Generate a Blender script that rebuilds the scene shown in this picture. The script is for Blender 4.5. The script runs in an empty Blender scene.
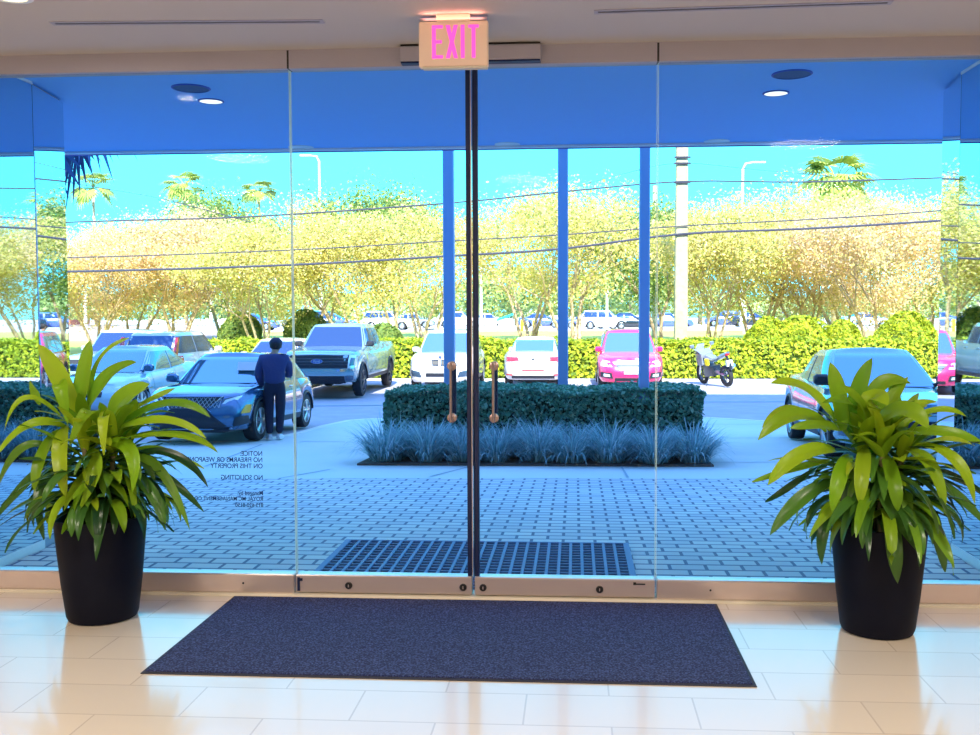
import bpy, math, random
import numpy as np
from mathutils import Vector, Matrix
R = math.radians
sc = bpy.context.scene
col = sc.collection
# ------------------------------------------------------------------ camera geometry
FPX, PPX, PPY, PITCH, YAW, ROLL, CX, D, H = 980.0, 511.17, 367.5, .0526, .0660, -.0028, .593, 5.613, 1.636
CAM = np.array([CX, -D, H])
def ray(px, py):
    a, b = px-PPX, py-PPY
    cr, sr = math.cos(ROLL), math.sin(ROLL)
    u, v = a*cr+b*sr, -a*sr+b*cr
    X, F, U = u/FPX, 1.0, -v/FPX
    cp, sp = math.cos(PITCH), math.sin(PITCH)
    Y, z = F*cp+U*sp, -F*sp+U*cp
    cy, sy = math.cos(YAW), math.sin(YAW)
    return np.array([X*cy-Y*sy, X*sy+Y*cy, z])
def onx(px, py, X): d = ray(px, py); return CAM+d*(X-CAM[0])/d[0]
def ony(px, py, Y): d = ray(px, py); return CAM+d*(Y-CAM[1])/d[1]
def onz(px, py, Z): d = ray(px, py); return CAM+d*(Z-CAM[2])/d[2]
GP = [(-60, 0), (0.9, 0), (13, -.45), (28, -.45), (50, .45), (400, .6)]
def g(y): return float(np.interp(y, [p[0] for p in GP], [p[1] for p in GP]))
def ong(px, py):
    d = ray(px, py); lo = 2.0
    for t in np.arange(2, 300, .05):
        p = CAM+d*t
        if p[2] < g(p[1]): return p
    return CAM+d*300
cd = bpy.data.cameras.new('camera'); co = bpy.data.objects.new('camera', cd); col.objects.link(co)
cd.sensor_width = 36; cd.lens = FPX/980*36; cd.shift_x = -(PPX-490)/980; cd.shift_y = (PPY-367.5)/980
cd.clip_end = 900
cz, sz, cp_, sp_ = math.cos(YAW), math.sin(YAW), math.cos(PITCH), math.sin(PITCH)
fw = Vector((-sz*cp_, cz*cp_, -sp_)); rt = Vector((cz, sz, 0)); up = rt.cross(fw)
rt2 = rt*math.cos(ROLL)+up*math.sin(ROLL); up2 = up*math.cos(ROLL)-rt*math.sin(ROLL)
m = Matrix((rt2, up2, -fw)).transposed().to_4x4(); m.translation = Vector((CX, -D, H)); co.matrix_world = m
sc.camera = co
# ------------------------------------------------------------------ view, world, sun
vs = sc.view_settings; vs.view_transform = 'Standard'; vs.look = 'None'; vs.gamma = 1; vs.use_curve_mapping = False; vs.exposure = 0
w = bpy.data.worlds.new('sky'); sc.world = w; w.use_nodes = True
nt = w.node_tree; nt.nodes.clear(); N = nt.nodes.new
tc = N('ShaderNodeTexCoord'); sx = N('ShaderNodeSeparateXYZ'); nt.links.new(tc.outputs['Generated'], sx.inputs[0])
rp = N('ShaderNodeValToRGB'); nt.links.new(sx.outputs['Z'], rp.inputs[0])
el = rp.color_ramp.elements; el[0].position = 0.0; el[0].color = (.24, .85, 1, 1); el[1].position = 1; el[1].color = (.26, .42, 1, 1)
for p, c in ((.08, (.11, .80, 1, 1)), (.24, (.10, .76, 1, 1)), (.45, (.20, .52, 1, 1))):
    e = el.new(p); e.color = c
bg = N('ShaderNodeBackground'); bg.inputs[1].default_value = 3.2; nt.links.new(rp.outputs[0], bg.inputs[0])
wo = N('ShaderNodeOutputWorld'); nt.links.new(bg.outputs[0], wo.inputs[0])
SUN_EL = 40
sd = bpy.data.lights.new('sun', 'SUN'); sd.energy = 17; sd.color = (1, .82, .62); sd.angle = R(.6)
so = bpy.data.objects.new('sun', sd); col.objects.link(so)
sdir = Vector((-.10, math.cos(R(SUN_EL)), -math.sin(R(SUN_EL)))); so.rotation_euler = sdir.to_track_quat('-Z', 'Y').to_euler(); so.location = (0, -20, 30)
# ------------------------------------------------------------------ materials
MAT = {}
def mat(name, c, rough=.5, metal=0, emis=None, es=0, coat=0, spec=None, noise=None, bump=None, isl=None, trans=0):
    """noise=(scale, colour2, lo, hi) mixes a second colour; isl=[colours] picks one per mesh island; bump=(scale, strength)"""
    m = bpy.data.materials.new(name); m.use_nodes = True; n = m.node_tree; b = n.nodes['Principled BSDF']; L = n.links.new
    b.inputs['Base Color'].default_value = (*c, 1); b.inputs['Roughness'].default_value = rough; b.inputs['Metallic'].default_value = metal
    if coat: b.inputs['Coat Weight'].default_value = coat; b.inputs['Coat Roughness'].default_value = .04
    if spec is not None: b.inputs['Specular IOR Level'].default_value = spec
    if emis: b.inputs['Emission Color'].default_value = (*emis, 1); b.inputs['Emission Strength'].default_value = es
    t = n.nodes.new('ShaderNodeTexCoord')
    if noise:
        x = n.nodes.new('ShaderNodeTexNoise'); x.inputs['Scale'].default_value = noise[0]; x.inputs['Detail'].default_value = 5; L(t.outputs['Object'], x.inputs['Vector'])
        r = n.nodes.new('ShaderNodeValToRGB'); L(x.outputs['Fac'], r.inputs[0]); r.color_ramp.elements[0].position = noise[2]; r.color_ramp.elements[1].position = noise[3]
        r.color_ramp.elements[0].color = (*c, 1); r.color_ramp.elements[1].color = (*noise[1], 1); L(r.outputs[0], b.inputs['Base Color'])
    cl = None
    if isl:
        ge = n.nodes.new('ShaderNodeNewGeometry'); r = n.nodes.new('ShaderNodeValToRGB'); r.color_ramp.interpolation = 'LINEAR'
        L(ge.outputs['Random Per Island'], r.inputs[0]); e = r.color_ramp.elements
        e[0].color = (*isl[0], 1); e[1].color = (*isl[-1], 1)
        for i, q in enumerate(isl[1:-1]): k = e.new((i+1)/(len(isl)-1)); k.color = (*q, 1)
        L(r.outputs[0], b.inputs['Base Color']); cl = r.outputs[0]
    if bump:
        x = n.nodes.new('ShaderNodeTexNoise'); x.inputs['Scale'].default_value = bump[0]; x.inputs['Detail'].default_value = 4; L(t.outputs['Object'], x.inputs['Vector'])
        q = n.nodes.new('ShaderNodeBump'); q.inputs['Strength'].default_value = bump[1]; q.inputs['Distance'].default_value = .02; L(x.outputs['Fac'], q.inputs['Height']); L(q.outputs[0], b.inputs['Normal'])
    if trans:
        tr = n.nodes.new('ShaderNodeBsdfTranslucent'); tr.inputs[0].default_value = (*c, 1)
        if cl: L(cl, tr.inputs[0])
        mx = n.nodes.new('ShaderNodeMixShader'); mx.inputs[0].default_value = trans
        L(b.outputs[0], mx.inputs[1]); L(tr.outputs[0], mx.inputs[2]); L(mx.outputs[0], n.nodes['Material Output'].inputs[0])
    MAT[name] = m; return m
def brick(name, c1, c2, mortar, bw, bh, ms, x0, y0, rough, off=.5, spec=.5, coat=0, bias=0, smooth=.1):
    m = mat(name, c1, rough, spec=spec, coat=coat); n = m.node_tree; L = n.links.new; b = n.nodes['Principled BSDF']
    t = n.nodes.new('ShaderNodeTexCoord'); mp = n.nodes.new('ShaderNodeMapping'); mp.inputs['Location'].default_value = (-x0, -y0, 0)
    k = n.nodes.new('ShaderNodeTexBrick'); k.offset = off
    for s, v in (('Scale', 1), ('Mortar Size', ms), ('Mortar Smooth', smooth), ('Bias', bias), ('Brick Width', bw), ('Row Height', bh)): k.inputs[s].default_value = v
    k.inputs['Color1'].default_value = (*c1, 1); k.inputs['Color2'].default_value = (*c2, 1); k.inputs['Mortar'].default_value = (*mortar, 1)
    L(t.outputs['Object'], mp.inputs[0]); L(mp.outputs[0], k.inputs['Vector']); L(k.outputs['Color'], b.inputs['Base Color'])
    bp = n.nodes.new('ShaderNodeBump'); bp.inputs['Strength'].default_value = .35; bp.inputs['Distance'].default_value = .004; bp.invert = True
    L(k.outputs['Fac'], bp.inputs['Height']); L(bp.outputs[0], b.inputs['Normal'])
    return m
def glassmat(name, tint, refl, rc=(1, 1, 1)):
    m = bpy.data.materials.new(name); m.use_nodes = True; n = m.node_tree; n.nodes.clear(); L = n.links.new
    tr = n.nodes.new('ShaderNodeBsdfTransparent'); tr.inputs[0].default_value = (*tint, 1)
    gl = n.nodes.new('ShaderNodeBsdfGlossy'); gl.inputs['Roughness'].default_value = .01; gl.inputs[0].default_value = (*rc, 1)
    fr = n.nodes.new('ShaderNodeFresnel'); fr.inputs[0].default_value = 1.45
    ml = n.nodes.new('ShaderNodeMath'); ml.operation = 'MULTIPLY'; ml.inputs[1].default_value = refl; L(fr.outputs[0], ml.inputs[0])
    mx = n.nodes.new('ShaderNodeMixShader'); L(ml.outputs[0], mx.inputs[0]); L(tr.outputs[0], mx.inputs[1]); L(gl.outputs[0], mx.inputs[2])
    o = n.nodes.new('ShaderNodeOutputMaterial'); L(mx.outputs[0], o.inputs[0]); MAT[name] = m; return m
tj = onz(441, 706, 0)
mat('ceiling', (.56, .51, .50), .8, bump=(60, .05))
mat('header', (.38, .36, .44), .5, bump=(90, .04))
mat('inner_wall', (.60, .52, .42), .8)
brick('tiles', (.68, .60, .49), (.72, .63, .51), (.56, .48, .39), .7075, .3203, .004, tj[0], -.4926, .16, coat=.25)
brick('pavers', (.40, .43, .50), (.56, .58, .58), (.04, .06, .16), .235, .135, .014, .03, .02, .55, smooth=.3)
mat('brushed', (.74, .62, .58), .35, .7, bump=(30, .05))
mat('stile', (.012, .02, .07), .4, 0, spec=.25)
mat('copper', (.65, .42, .28), .25, .9)
mat('bronze', (.34, .25, .24), .3, .8)
mat('black', (.012, .012, .015), .4)
mat('cream_trim', (.70, .64, .52), .5)
glassmat('glass', (.86, .95, 1.0), .035)
mat('glass_edge', (.55, .85, .90), .15)
mat('mirror_glass', (.62, .74, .80), .015, 1)
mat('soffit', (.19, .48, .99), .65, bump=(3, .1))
mat('soffit_edge', (.02, .05, .45), .5)
mat('white_trim', (.75, .80, .85), .5)
mat('speaker_grille', (.015, .06, .20), .6)
mat('lamp_glow', (1, .9, .7), .5, emis=(1, .88, .62), es=1.3)
mat('building', (.35, .40, .50), .8)
mat('asphalt', (.36, .34, .40), .85, noise=(3, (.41, .39, .44), .35, .7), bump=(40, .2))
mat('street', (.62, .58, .55), .85)
mat('concrete', (.50, .58, .58), .8, noise=(1.2, (.56, .62, .60), .3, .7))
mat('concrete_line', (.70, .68, .60), .8)
mat('joint', (.24, .36, .42), .9)
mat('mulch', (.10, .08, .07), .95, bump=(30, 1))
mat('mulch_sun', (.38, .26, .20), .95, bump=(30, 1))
mat('lawn', (.42, .46, .06), .95, noise=(.6, (.55, .50, .12), .35, .65), bump=(30, .6))
mat('mat_blue', (.008, .014, .066), .95, noise=(110, (.09, .13, .32), .45, .75), bump=(120, .5))
mat('mat_edge', (.02, .022, .04), .7)
mat('grate', (.06, .14, .36), .5)
mat('grate_hole', (.006, .01, .05), .8)
mat('pot', (.003, .004, .012), .5, spec=.12, noise=(6, (.005, .006, .014), .4, .7))
mat('soil', (.03, .02, .015), 1)
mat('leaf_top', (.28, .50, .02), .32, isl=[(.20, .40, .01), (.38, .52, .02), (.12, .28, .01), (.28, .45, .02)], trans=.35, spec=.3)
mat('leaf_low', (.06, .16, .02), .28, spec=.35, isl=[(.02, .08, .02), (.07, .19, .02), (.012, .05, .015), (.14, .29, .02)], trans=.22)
mat('cane', (.16, .14, .06), .8)
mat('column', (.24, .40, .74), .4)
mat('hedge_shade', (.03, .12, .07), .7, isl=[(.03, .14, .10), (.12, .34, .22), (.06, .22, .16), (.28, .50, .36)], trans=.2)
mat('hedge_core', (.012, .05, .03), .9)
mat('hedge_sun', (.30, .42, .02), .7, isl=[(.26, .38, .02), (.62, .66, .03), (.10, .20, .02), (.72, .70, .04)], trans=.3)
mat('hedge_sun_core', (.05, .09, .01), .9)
mat('liriope', (.08, .20, .30), .5, isl=[(.07, .22, .26), (.30, .54, .56), (.12, .30, .36), (.55, .72, .74)], trans=.2)
mat('tree_leaf', (.55, .50, .10), .8, isl=[(.58, .56, .12), (.80, .66, .22), (.42, .46, .08), (.86, .68, .38), (.70, .60, .16)], trans=.35)
mat('tree_leaf_pink', (.70, .55, .35), .8, isl=[(.84, .56, .42), (.80, .62, .22), (.88, .66, .48), (.60, .50, .14), (.86, .62, .40)], trans=.35)
mat('tree_leaf_green', (.20, .34, .05), .8, isl=[(.14, .26, .05), (.34, .44, .08), (.10, .22, .08), (.45, .50, .12)], trans=.35)
mat('far_leaf', (.22, .36, .16), .8, isl=[(.30, .42, .14), (.50, .56, .16), (.20, .32, .14), (.62, .62, .28)], trans=.3)
mat('bark', (.60, .45, .33), .8, noise=(8, (.35, .24, .18), .4, .7))
mat('palm_leaf', (.25, .36, .08), .6, isl=[(.16, .30, .10), (.50, .52, .10), (.30, .42, .10)], trans=.3)
mat('palm_leaf_blue', (.05, .12, .32), .6)
mat('concrete_pole', (.46, .40, .24), .8, noise=(5, (.36, .30, .18), .4, .7))
mat('white_pole', (.62, .60, .56), .5)
mat('wire', (.05, .05, .08), .6)
mat('far_white', (.85, .80, .74), .8)
mat('far_teal', (.02, .65, .65), .5)
mat('far_glass', (.15, .20, .30), .2)
mat('far_red', (.40, .12, .08), .8)
mat('yellow', (.85, .70, .02), .5)
# cars
mat('car_glass', (.20, .36, .50), .05, .75)
mat('car_glass_dark', (.05, .10, .22), .05, .6)
mat('tyre', (.015, .016, .022), .8)
mat('rim', (.55, .58, .62), .3, .9)
mat('rim_dark', (.10, .11, .13), .3, .9)
mat('chrome', (.75, .78, .80), .12, 1)
mat('plastic', (.015, .018, .03), .5)
mat('lamp_glass', (.75, .80, .85), .08, .3, coat=1)
mat('lamp_dark', (.06, .10, .16), .08, .3, coat=1)
mat('red_lens', (.65, .02, .04), .15, coat=1)
mat('plate', (.45, .45, .46), .5)
mat('amber', (.8, .35, .02), .3)
for k, c, me, ro in (('paint_navy', (.035, .13, .27), .5, .2), ('paint_silver_teal', (.32, .45, .50), .5, .25), ('paint_white', (.66, .63, .63), 0, .25),
                 ('paint_pink', (.80, .03, .16), .2, .25), ('paint_teal', (.22, .42, .52), .5, .2), ('paint_pale_blue', (.45, .62, .70), .3, .25),
                 ('paint_black', (.02, .025, .04), .3, .2), ('paint_blue', (.08, .13, .42), .3, .3), ('paint_grey', (.30, .33, .38), .4, .3)):
    mat(k, c, ro, me, coat=1)
mat('skin', (.42, .22, .14), .6); mat('hoodie', (.035, .045, .15), .9, bump=(20, .3)); mat('trousers', (.012, .014, .04), .9)
mat('cap', (.02, .025, .06), .8); mat('shoe', (.55, .58, .62), .6); mat('hair', (.03, .02, .02), .8)
mat('exit_panel', (.80, .62, .50), .5, emis=(1, .62, .42), es=.12)
mat('exit_red', (.9, .1, .6), .5, emis=(1, .09, .62), es=.80)
mat('vinyl', (.02, .03, .10), .7)
# ------------------------------------------------------------------ mesh builders
def link(o, parent=None):
    col.objects.link(o)
    if parent: o.parent = parent
    return o
class MB:
    def __init__(s): s.v = []; s.f = []
    def add(s, vs, fs):
        k = len(s.v); s.v += [tuple(map(float, p)) for p in vs]; s.f += [tuple(i+k for i in f) for f in fs]; return s
    def box(s, x0, x1, y0, y1, z0, z1, b=0):
        if x0 > x1: x0, x1 = x1, x0
        if y0 > y1: y0, y1 = y1, y0
        if b <= 0:
            return s.add([(x, y, z) for z in (z0, z1) for y in (y0, y1) for x in (x0, x1)], [(0, 2, 3, 1), (4, 5, 7, 6), (0, 1, 5, 4), (2, 6, 7, 3), (0, 4, 6, 2), (1, 3, 7, 5)])
        ring = lambda e, z: [(x0+e, y0+b, z), (x0+b, y0+e, z), (x1-b, y0+e, z), (x1-e, y0+b, z), (x1-e, y1-b, z), (x1-b, y1-e, z), (x0+b, y1-e, z), (x0+e, y1-b, z)]
        inner = lambda z: [(x0+b, y0+b, z), (x0+b, y0+b, z), (x1-b, y0+b, z), (x1-b, y0+b, z), (x1-b, y1-b, z), (x1-b, y1-b, z), (x0+b, y1-b, z), (x0+b, y1-b, z)]
        rs = [inner(z0), ring(0, z0+b), ring(0, z1-b), inner(z1)]
        return s.rings(rs, True, True)
    def rings(s, rs, cap0=False, cap1=False, closed=True):
        n = len(rs[0]); vs = [p for r in rs for p in r]; fs = []
        for i in range(len(rs)-1):
            for j in range(n if closed else n-1):
                a, b = i*n+j, i*n+(j+1) % n; fs.append((a, b, b+n, a+n))
        if cap0: fs.append(tuple(range(n-1, -1, -1)))
        if cap1: fs.append(tuple((len(rs)-1)*n+j for j in range(n)))
        return s.add(vs, fs)
    def tube(s, pts, r, n=8, cap=True):
        pts = [Vector(p) for p in pts]; rr = r if isinstance(r, (list, tuple)) else [r]*len(pts); rs = []; u = None
        for i, p in enumerate(pts):
            d = (pts[min(i+1, len(pts)-1)]-pts[max(i-1, 0)]).normalized()
            if u is None: u = d.orthogonal().normalized()
            else: u = (u-d*u.dot(d)).normalized()
            w_ = d.cross(u)
            rs.append([p+(u*math.cos(2*math.pi*k/n)+w_*math.sin(2*math.pi*k/n))*rr[i] for k in range(n)])
        return s.rings(rs, cap, cap)
    def lathe(s, prof, c=(0, 0, 0), n=24, axis='z', cap0=True, cap1=True):
        rs = []
        for r, h in prof:
            ring = []
            for k in range(n):
                a = 2*math.pi*k/n; p, q = r*math.cos(a), r*math.sin(a)
                ring.append({'z': (c[0]+p, c[1]+q, c[2]+h), 'y': (c[0]+p, c[1]+h, c[2]-q), 'x': (c[0]+h, c[1]+p, c[2]+q)}[axis])
            rs.append(ring)
        return s.rings(rs, cap0, cap1)
    def ball(s, c, r, n=12, sc_=(1, 1, 1)):
        prof = [(max(1e-4, math.sin(math.pi*i/n)), -math.cos(math.pi*i/n)) for i in range(n+1)]
        k = len(s.v); s.lathe(prof, (0, 0, 0), n+4)
        for i in range(k, len(s.v)): x, y, z = s.v[i]; s.v[i] = (c[0]+x*r*sc_[0], c[1]+y*r*sc_[1], c[2]+z*r*sc_[2])
        return s
    def prism(s, poly, a, b, axis='y'):
        f = {'y': lambda p, h: (p[0], h, p[1]), 'z': lambda p, h: (p[0], p[1], h), 'x': lambda p, h: (h, p[0], p[1])}[axis]
        return s.rings([[f(p, a) for p in poly], [f(p, b) for p in poly]], True, True)
    def grid(s, fn, nu, nv, skirt=None):
        P = [[Vector(fn(i/nu, j/nv)) for i in range(nu+1)] for j in range(nv+1)]
        vs = [p for r in P for p in r]; fs = [(j*(nu+1)+i, j*(nu+1)+i+1, (j+1)*(nu+1)+i+1, (j+1)*(nu+1)+i) for j in range(nv) for i in range(nu)]
        if skirt is not None:
            k = Vector(skirt); bd = [i for i in range(nu+1)]+[j*(nu+1)+nu for j in range(1, nv+1)]+[nv*(nu+1)+i for i in range(nu-1, -1, -1)]+[j*(nu+1) for j in range(nv-1, 0, -1)]
            m0 = len(vs); vs += [vs[i]+k for i in bd]; L_ = len(bd)
            fs += [(bd[i], m0+i, m0+(i+1) % L_, bd[(i+1) % L_]) for i in range(L_)]+[tuple(m0+i for i in range(L_))]
        return s.add(vs, fs)
    def build(s, name, m, parent=None, smooth=False, fix=True):
        me = bpy.data.meshes.new(name); me.from_pydata(s.v, [], s.f)
        me.materials.append(MAT[m]); 
        if fix:
            import bmesh
            bm = bmesh.new(); bm.from_mesh(me); bmesh.ops.remove_doubles(bm, verts=bm.verts, dist=1e-5); bmesh.ops.recalc_face_normals(bm, faces=bm.faces); bm.to_mesh(me); bm.free()
        if smooth:
            me.polygons.foreach_set('use_smooth', [True]*len(me.polygons))
            if smooth == 'a':
                try: me.set_sharp_from_angle(angle=R(40))
                except Exception: pass
        me.update()
        return link(bpy.data.objects.new(name, me), parent)
def tag(o, label=None, cat=None, group=None, kind=None):
    for k, v in (('label', label), ('category', cat), ('group', group), ('kind', kind)):
        if v: o[k] = v
    return o
def thing(name, label, cat, loc=(0, 0, 0), rz=0, group=None):
    o = bpy.data.objects.new(name, None); o.empty_display_size = .2; o.location = loc; o.rotation_euler = (0, 0, rz)
    return tag(link(o), label, cat, group)
def struct(o): o['kind'] = 'structure'; return o
def copy_tree(o, parent=None):
    c = o.copy(); col.objects.link(c); c.parent = parent
    for ch in list(o.children): copy_tree(ch, c)
    return c
def quads(name, C, Nn, size, m, parent=None, aspect=.55, seed=0, kind=None, tilt=.9):
    """many small pointed leaves (one quad each) as one mesh"""
    rg = np.random.default_rng(seed); n = len(C); C = np.asarray(C, float); Nn = np.asarray(Nn, float)+rg.normal(0, tilt, (n, 3))
    Nn /= np.linalg.norm(Nn, axis=1)[:, None]+1e-9
    A = np.cross(Nn, rg.normal(0, 1, (n, 3))); A /= np.linalg.norm(A, axis=1)[:, None]+1e-9; B = np.cross(Nn, A)
    s = (size*rg.uniform(.6, 1.3, n))[:, None]
    V = np.stack([C-A*s, C+B*s*aspect+Nn*s*.12, C+A*s, C-B*s*aspect+Nn*s*.12], 1).reshape(-1, 3)
    me = bpy.data.meshes.new(name); me.vertices.add(4*n); me.vertices.foreach_set('co', V.ravel()); me.loops.add(4*n)
    me.loops.foreach_set('vertex_index', np.arange(4*n, dtype=np.int32)); me.polygons.add(n)
    me.polygons.foreach_set('loop_start', np.arange(0, 4*n, 4, dtype=np.int32)); me.update(calc_edges=True); me.materials.append(MAT[m])
    o = link(bpy.data.objects.new(name, me), parent)
    if kind: o['kind'] = kind
    return o
def text_mb(body, size, depth=.001):
    cu = bpy.data.curves.new('t', 'FONT'); cu.body = body; cu.size = size; cu.extrude = depth; cu.align_x = 'LEFT'; cu.offset = size*.012
    o = bpy.data.objects.new('t', cu); col.objects.link(o); dg = bpy.context.evaluated_depsgraph_get(); me = bpy.data.meshes.new_from_object(o.evaluated_get(dg))
    vs = [tuple(v.co) for v in me.vertices]; fs = [tuple(p.vertices) for p in me.polygons]; bpy.data.objects.remove(o); bpy.data.meshes.remove(me)
    return vs, fs
# ================================================================== INTERIOR
ZC, ZB, ZS = 3.156, 3.05, .125          # ceiling, underside of head rail, top of bottom rails
XS = 3.2                                 # half width of the glazed front
struct(MB().box(-5.5, 5.5, -9, 0, -.25, 0).build('floor', 'tiles'))
struct(MB().box(-5.5, 5.5, -9, 0.0, ZC, 3.3).build('ceiling', 'ceiling'))
struct(MB().box(-5.7, -5.5, -9, 0, -.25, 3.3).build('wall_left', 'inner_wall'))
struct(MB().box(5.5, 5.7, -9, 0, -.25, 3.3).build('wall_right', 'inner_wall'))
struct(MB().box(-5.7, 5.7, -9.2, -9, -.25, 3.3).build('wall_back', 'inner_wall'))
for s, n_ in ((-1, 'wall_front_left'), (1, 'wall_front_right')):
    struct(MB().box(s*(XS+.02), s*5.7, 0, .12, -.25, 3.3).build(n_, 'inner_wall'))
# head rail in three lengths, dark joints between
struct(MB().box(-XS, -1.056, -.03, .06, ZB, ZC).build('trim_1', 'header')); struct(MB().box(-1.044, 1.044, -.03, .06, ZB, ZC).build('trim_2', 'header')); struct(MB().box(1.056, XS, -.03, .06, ZB, ZC).build('trim_3', 'header'))
struct(MB().box(-XS, XS, -.028, .055, ZB+.001, ZC-.002).build('trim_4', 'black'))
struct(MB().box(-XS, XS, -.06, .10, -.05, .012, .004).build('trim_5', 'cream_trim'))
# fixed side glass
for i, s in ((1, -1), (2, 1)):
    wroot = thing('window_%d' % i, None, None); wroot['kind'] = 'structure'
    a, b = sorted((s*1.056, s*XS))
    MB().box(a, b, .005, .019, ZS, ZB).build('glass_pane', 'glass', wroot)
    MB().box(s*1.056, s*1.0535, .003, .021, ZS, ZB).build('glass_edge', 'glass_edge', wroot)
    MB().box(a, b, -.035, .055, .012, ZS, .006).build('bottom_rail', 'brushed', wroot)
    MB().lathe([(.006, 0), (.006, .004)], (s*1.36, -.038, .07), 12, 'y').build('screw', 'black', wroot)
# doors
for i, s in ((1, -1), (2, 1)):
    dr = thing('door_%d' % i, None, None); dr['kind'] = 'structure'
    a, b = sorted((s*.012, s*1.048)); 
    MB().box(a+.01, b, .005, .019, ZS+.002, ZB-.005).build('glass_pane', 'glass', dr)
    MB().box(s*1.048, s*1.0458, .003, .021, ZS+.002, ZB-.005).build('glass_edge', 'glass_edge', dr)
    MB().box(s*.008, s*.034, -.012, .036, ZS, ZB-.005, .003).build('stile', 'stile', dr)
    MB().box(s*.003, s*(.0065 if s < 0 else .005), -.014, .02, ZS, ZB-.005).build('weather_strip', 'brushed' if s < 0 else 'stile', dr)
    MB().box(s*.008, s*1.046, -.035, .055, .02, ZS, .006).build('bottom_rail', 'brushed', dr)
    for xx in ((.058, .73)):
        lk = MB().lathe([(.021, .0), (.021, -.008), (.017, -.012)], (s*xx, -.035, .066), 20, 'y').build('lock_cylinder', 'black', dr)
        MB().box(s*xx-.0025, s*xx+.0025, -.0485, -.0465, .058, .074).build('keyway', 'brushed', lk)
    if s > 0: MB().box(.93, .99, -.040, -.034, .096, .103).add(*[[(0.922, -.041, .095), (.938, -.041, .095), (.938, -.041, .111), (.922, -.041, .111)], [(0, 1, 2, 3)]]).build('latch', 'black', dr)
    else: MB().box(-1.035, -1.02, -.042, -.034, .03, .11).box(-1.02, -1.005, -.042, -.034, .09, .105).build('pivot', 'stile', dr)
    hx = s*.122; hz0, hz1 = ony(453, 418, 0)[2], ony(453, 366, 0)[2]
    for yy, k, m_ in ((-.055, 'pull_handle', 'bronze'), (.085, 'outer_pull_handle', 'stile')):
        hp = MB().tube([(hx, yy, hz0-.02), (hx, yy, hz1+.02)], .008 if yy < 0 else .017, 12).build(k, m_, dr, 'a')
        for z_ in (hz0, hz1):
            MB().tube([(hx, yy, z_), (hx, .012, z_)], .009, 10).build('standoff', m_, hp, 'a')
            MB().lathe([(.027, 0), (.027, .010 if yy > 0 else -.010), (.014, .016 if yy > 0 else -.016)], (hx, .019 if yy > 0 else .005, z_), 20, 'y').build('rose', 'bronze', hp, 'a')
# door closer box behind the sign
cb = thing('door_closer_housing', 'long narrow grey housing on the head rail behind the exit sign', 'door closer', (0, 0, 0))
ca, cb2 = ony(400, 55, -.09)[0], ony(541, 55, -.09)[0]
MB().box(ca, cb2, -.10, -.031, ZB+.012, ZC-.012, .004).build('cover', 'header', cb); MB().box(ca+.004, cb2-.004, -.098, -.031, ZC-.010, ZC-.003).build('shadow_gap', 'black', cb)
MB().box(ca+.004, cb2-.004, -.090, -.031, ZB+.002, ZB+.011).build('lower_lip', 'stile', cb)
# exit sign
EY = -.62
def sgn(px, py): p = ony(px, py, EY); return p[0], p[2]
(sx0, sz1), (sx1, sz0) = sgn(418.5, 21.5), sgn(488, 66)
es = thing('exit_sign', 'lit EXIT sign with pink letters hanging from the ceiling over the doors', 'exit sign', ((sx0+sx1)/2, EY, 0))
hw = (sx1-sx0)/2
MB().box(-hw, hw, 0, .045, sz0, sz1, .006).build('housing', 'exit_panel', es)
MB().box(-hw+.02, hw-.004, -.006, .04, sz0-.008, sz0+.001).build('bottom_clip', 'cream_trim', es)
MB().box(-.085, .085, -.01, .06, sz1-.002, ZC, .004).build('ceiling_mount', 'exit_panel', es)
for s in (-1, 1): MB().box(s*.085, s*(hw-.005), .0, .045, sz1+.001, sz1+.016).build('top_cap', 'header', es)
lh = (67-24)/980*5.0*.74
vs_, fs_ = text_mb('EXIT', lh/.72, .001); xs_ = [v[0] for v in vs_]; wtx = max(xs_)-min(xs_)
LW = .242
zb_ = sz0+.042; hh = .165
# condensed heavy letters as strokes
def strokes(L_, x, w_):
    t = .016; o = []
    if L_ == 'E': o = [((x, 0), (x+t*1.25, 0), (x+t*1.25, hh), (x, hh)), ((x, 0), (x+w_, 0), (x+w_, t), (x, t)), ((x, hh-t), (x+w_, hh-t), (x+w_, hh), (x, hh)), ((x, hh/2-t/2), (x+w_*.9, hh/2-t/2), (x+w_*.9, hh/2+t/2), (x, hh/2+t/2))]
    if L_ == 'X': o = [((x, 0), (x+t*1.3, 0), (x+w_, hh), (x+w_-t*1.3, hh)), ((x+w_-t*1.3, 0), (x+w_, 0), (x+t*1.3, hh), (x, hh))]
    if L_ == 'I': o = [((x, 0), (x+t*1.25, 0), (x+t*1.25, hh), (x, hh))]
    if L_ == 'T': o = [((x, hh-t), (x+w_, hh-t), (x+w_, hh), (x, hh)), ((x+w_/2-t*.62, 0), (x+w_/2+t*.62, 0), (x+w_/2+t*.62, hh), (x+w_/2-t*.62, hh))]
    return o
xcur = -.108
for ch, w_ in (('E', .056), ('X', .062), ('I', .018), ('T', .054)):
    b = MB()
    for k, q in enumerate(strokes(ch, xcur, w_)): b.prism([(p[0], p[1]+zb_) for p in q], -.0022-.0003*k, .002)
    b.build('letter_'+ch.lower(), 'exit_red', es); xcur += w_+.014+(.006 if ch == 'I' else 0)
ld = bpy.data.lights.new('sign_glow', 'AREA'); ld.shape = 'RECTANGLE'; ld.size = .3; ld.size_y = .03; ld.energy = .30; ld.color = (1, .35, .25)
lo = bpy.data.objects.new('sign_glow', ld); lo.location = (0, -.012, sz1+.004); lo.rotation_euler = (math.pi, 0, 0); link(lo, es)
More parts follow.
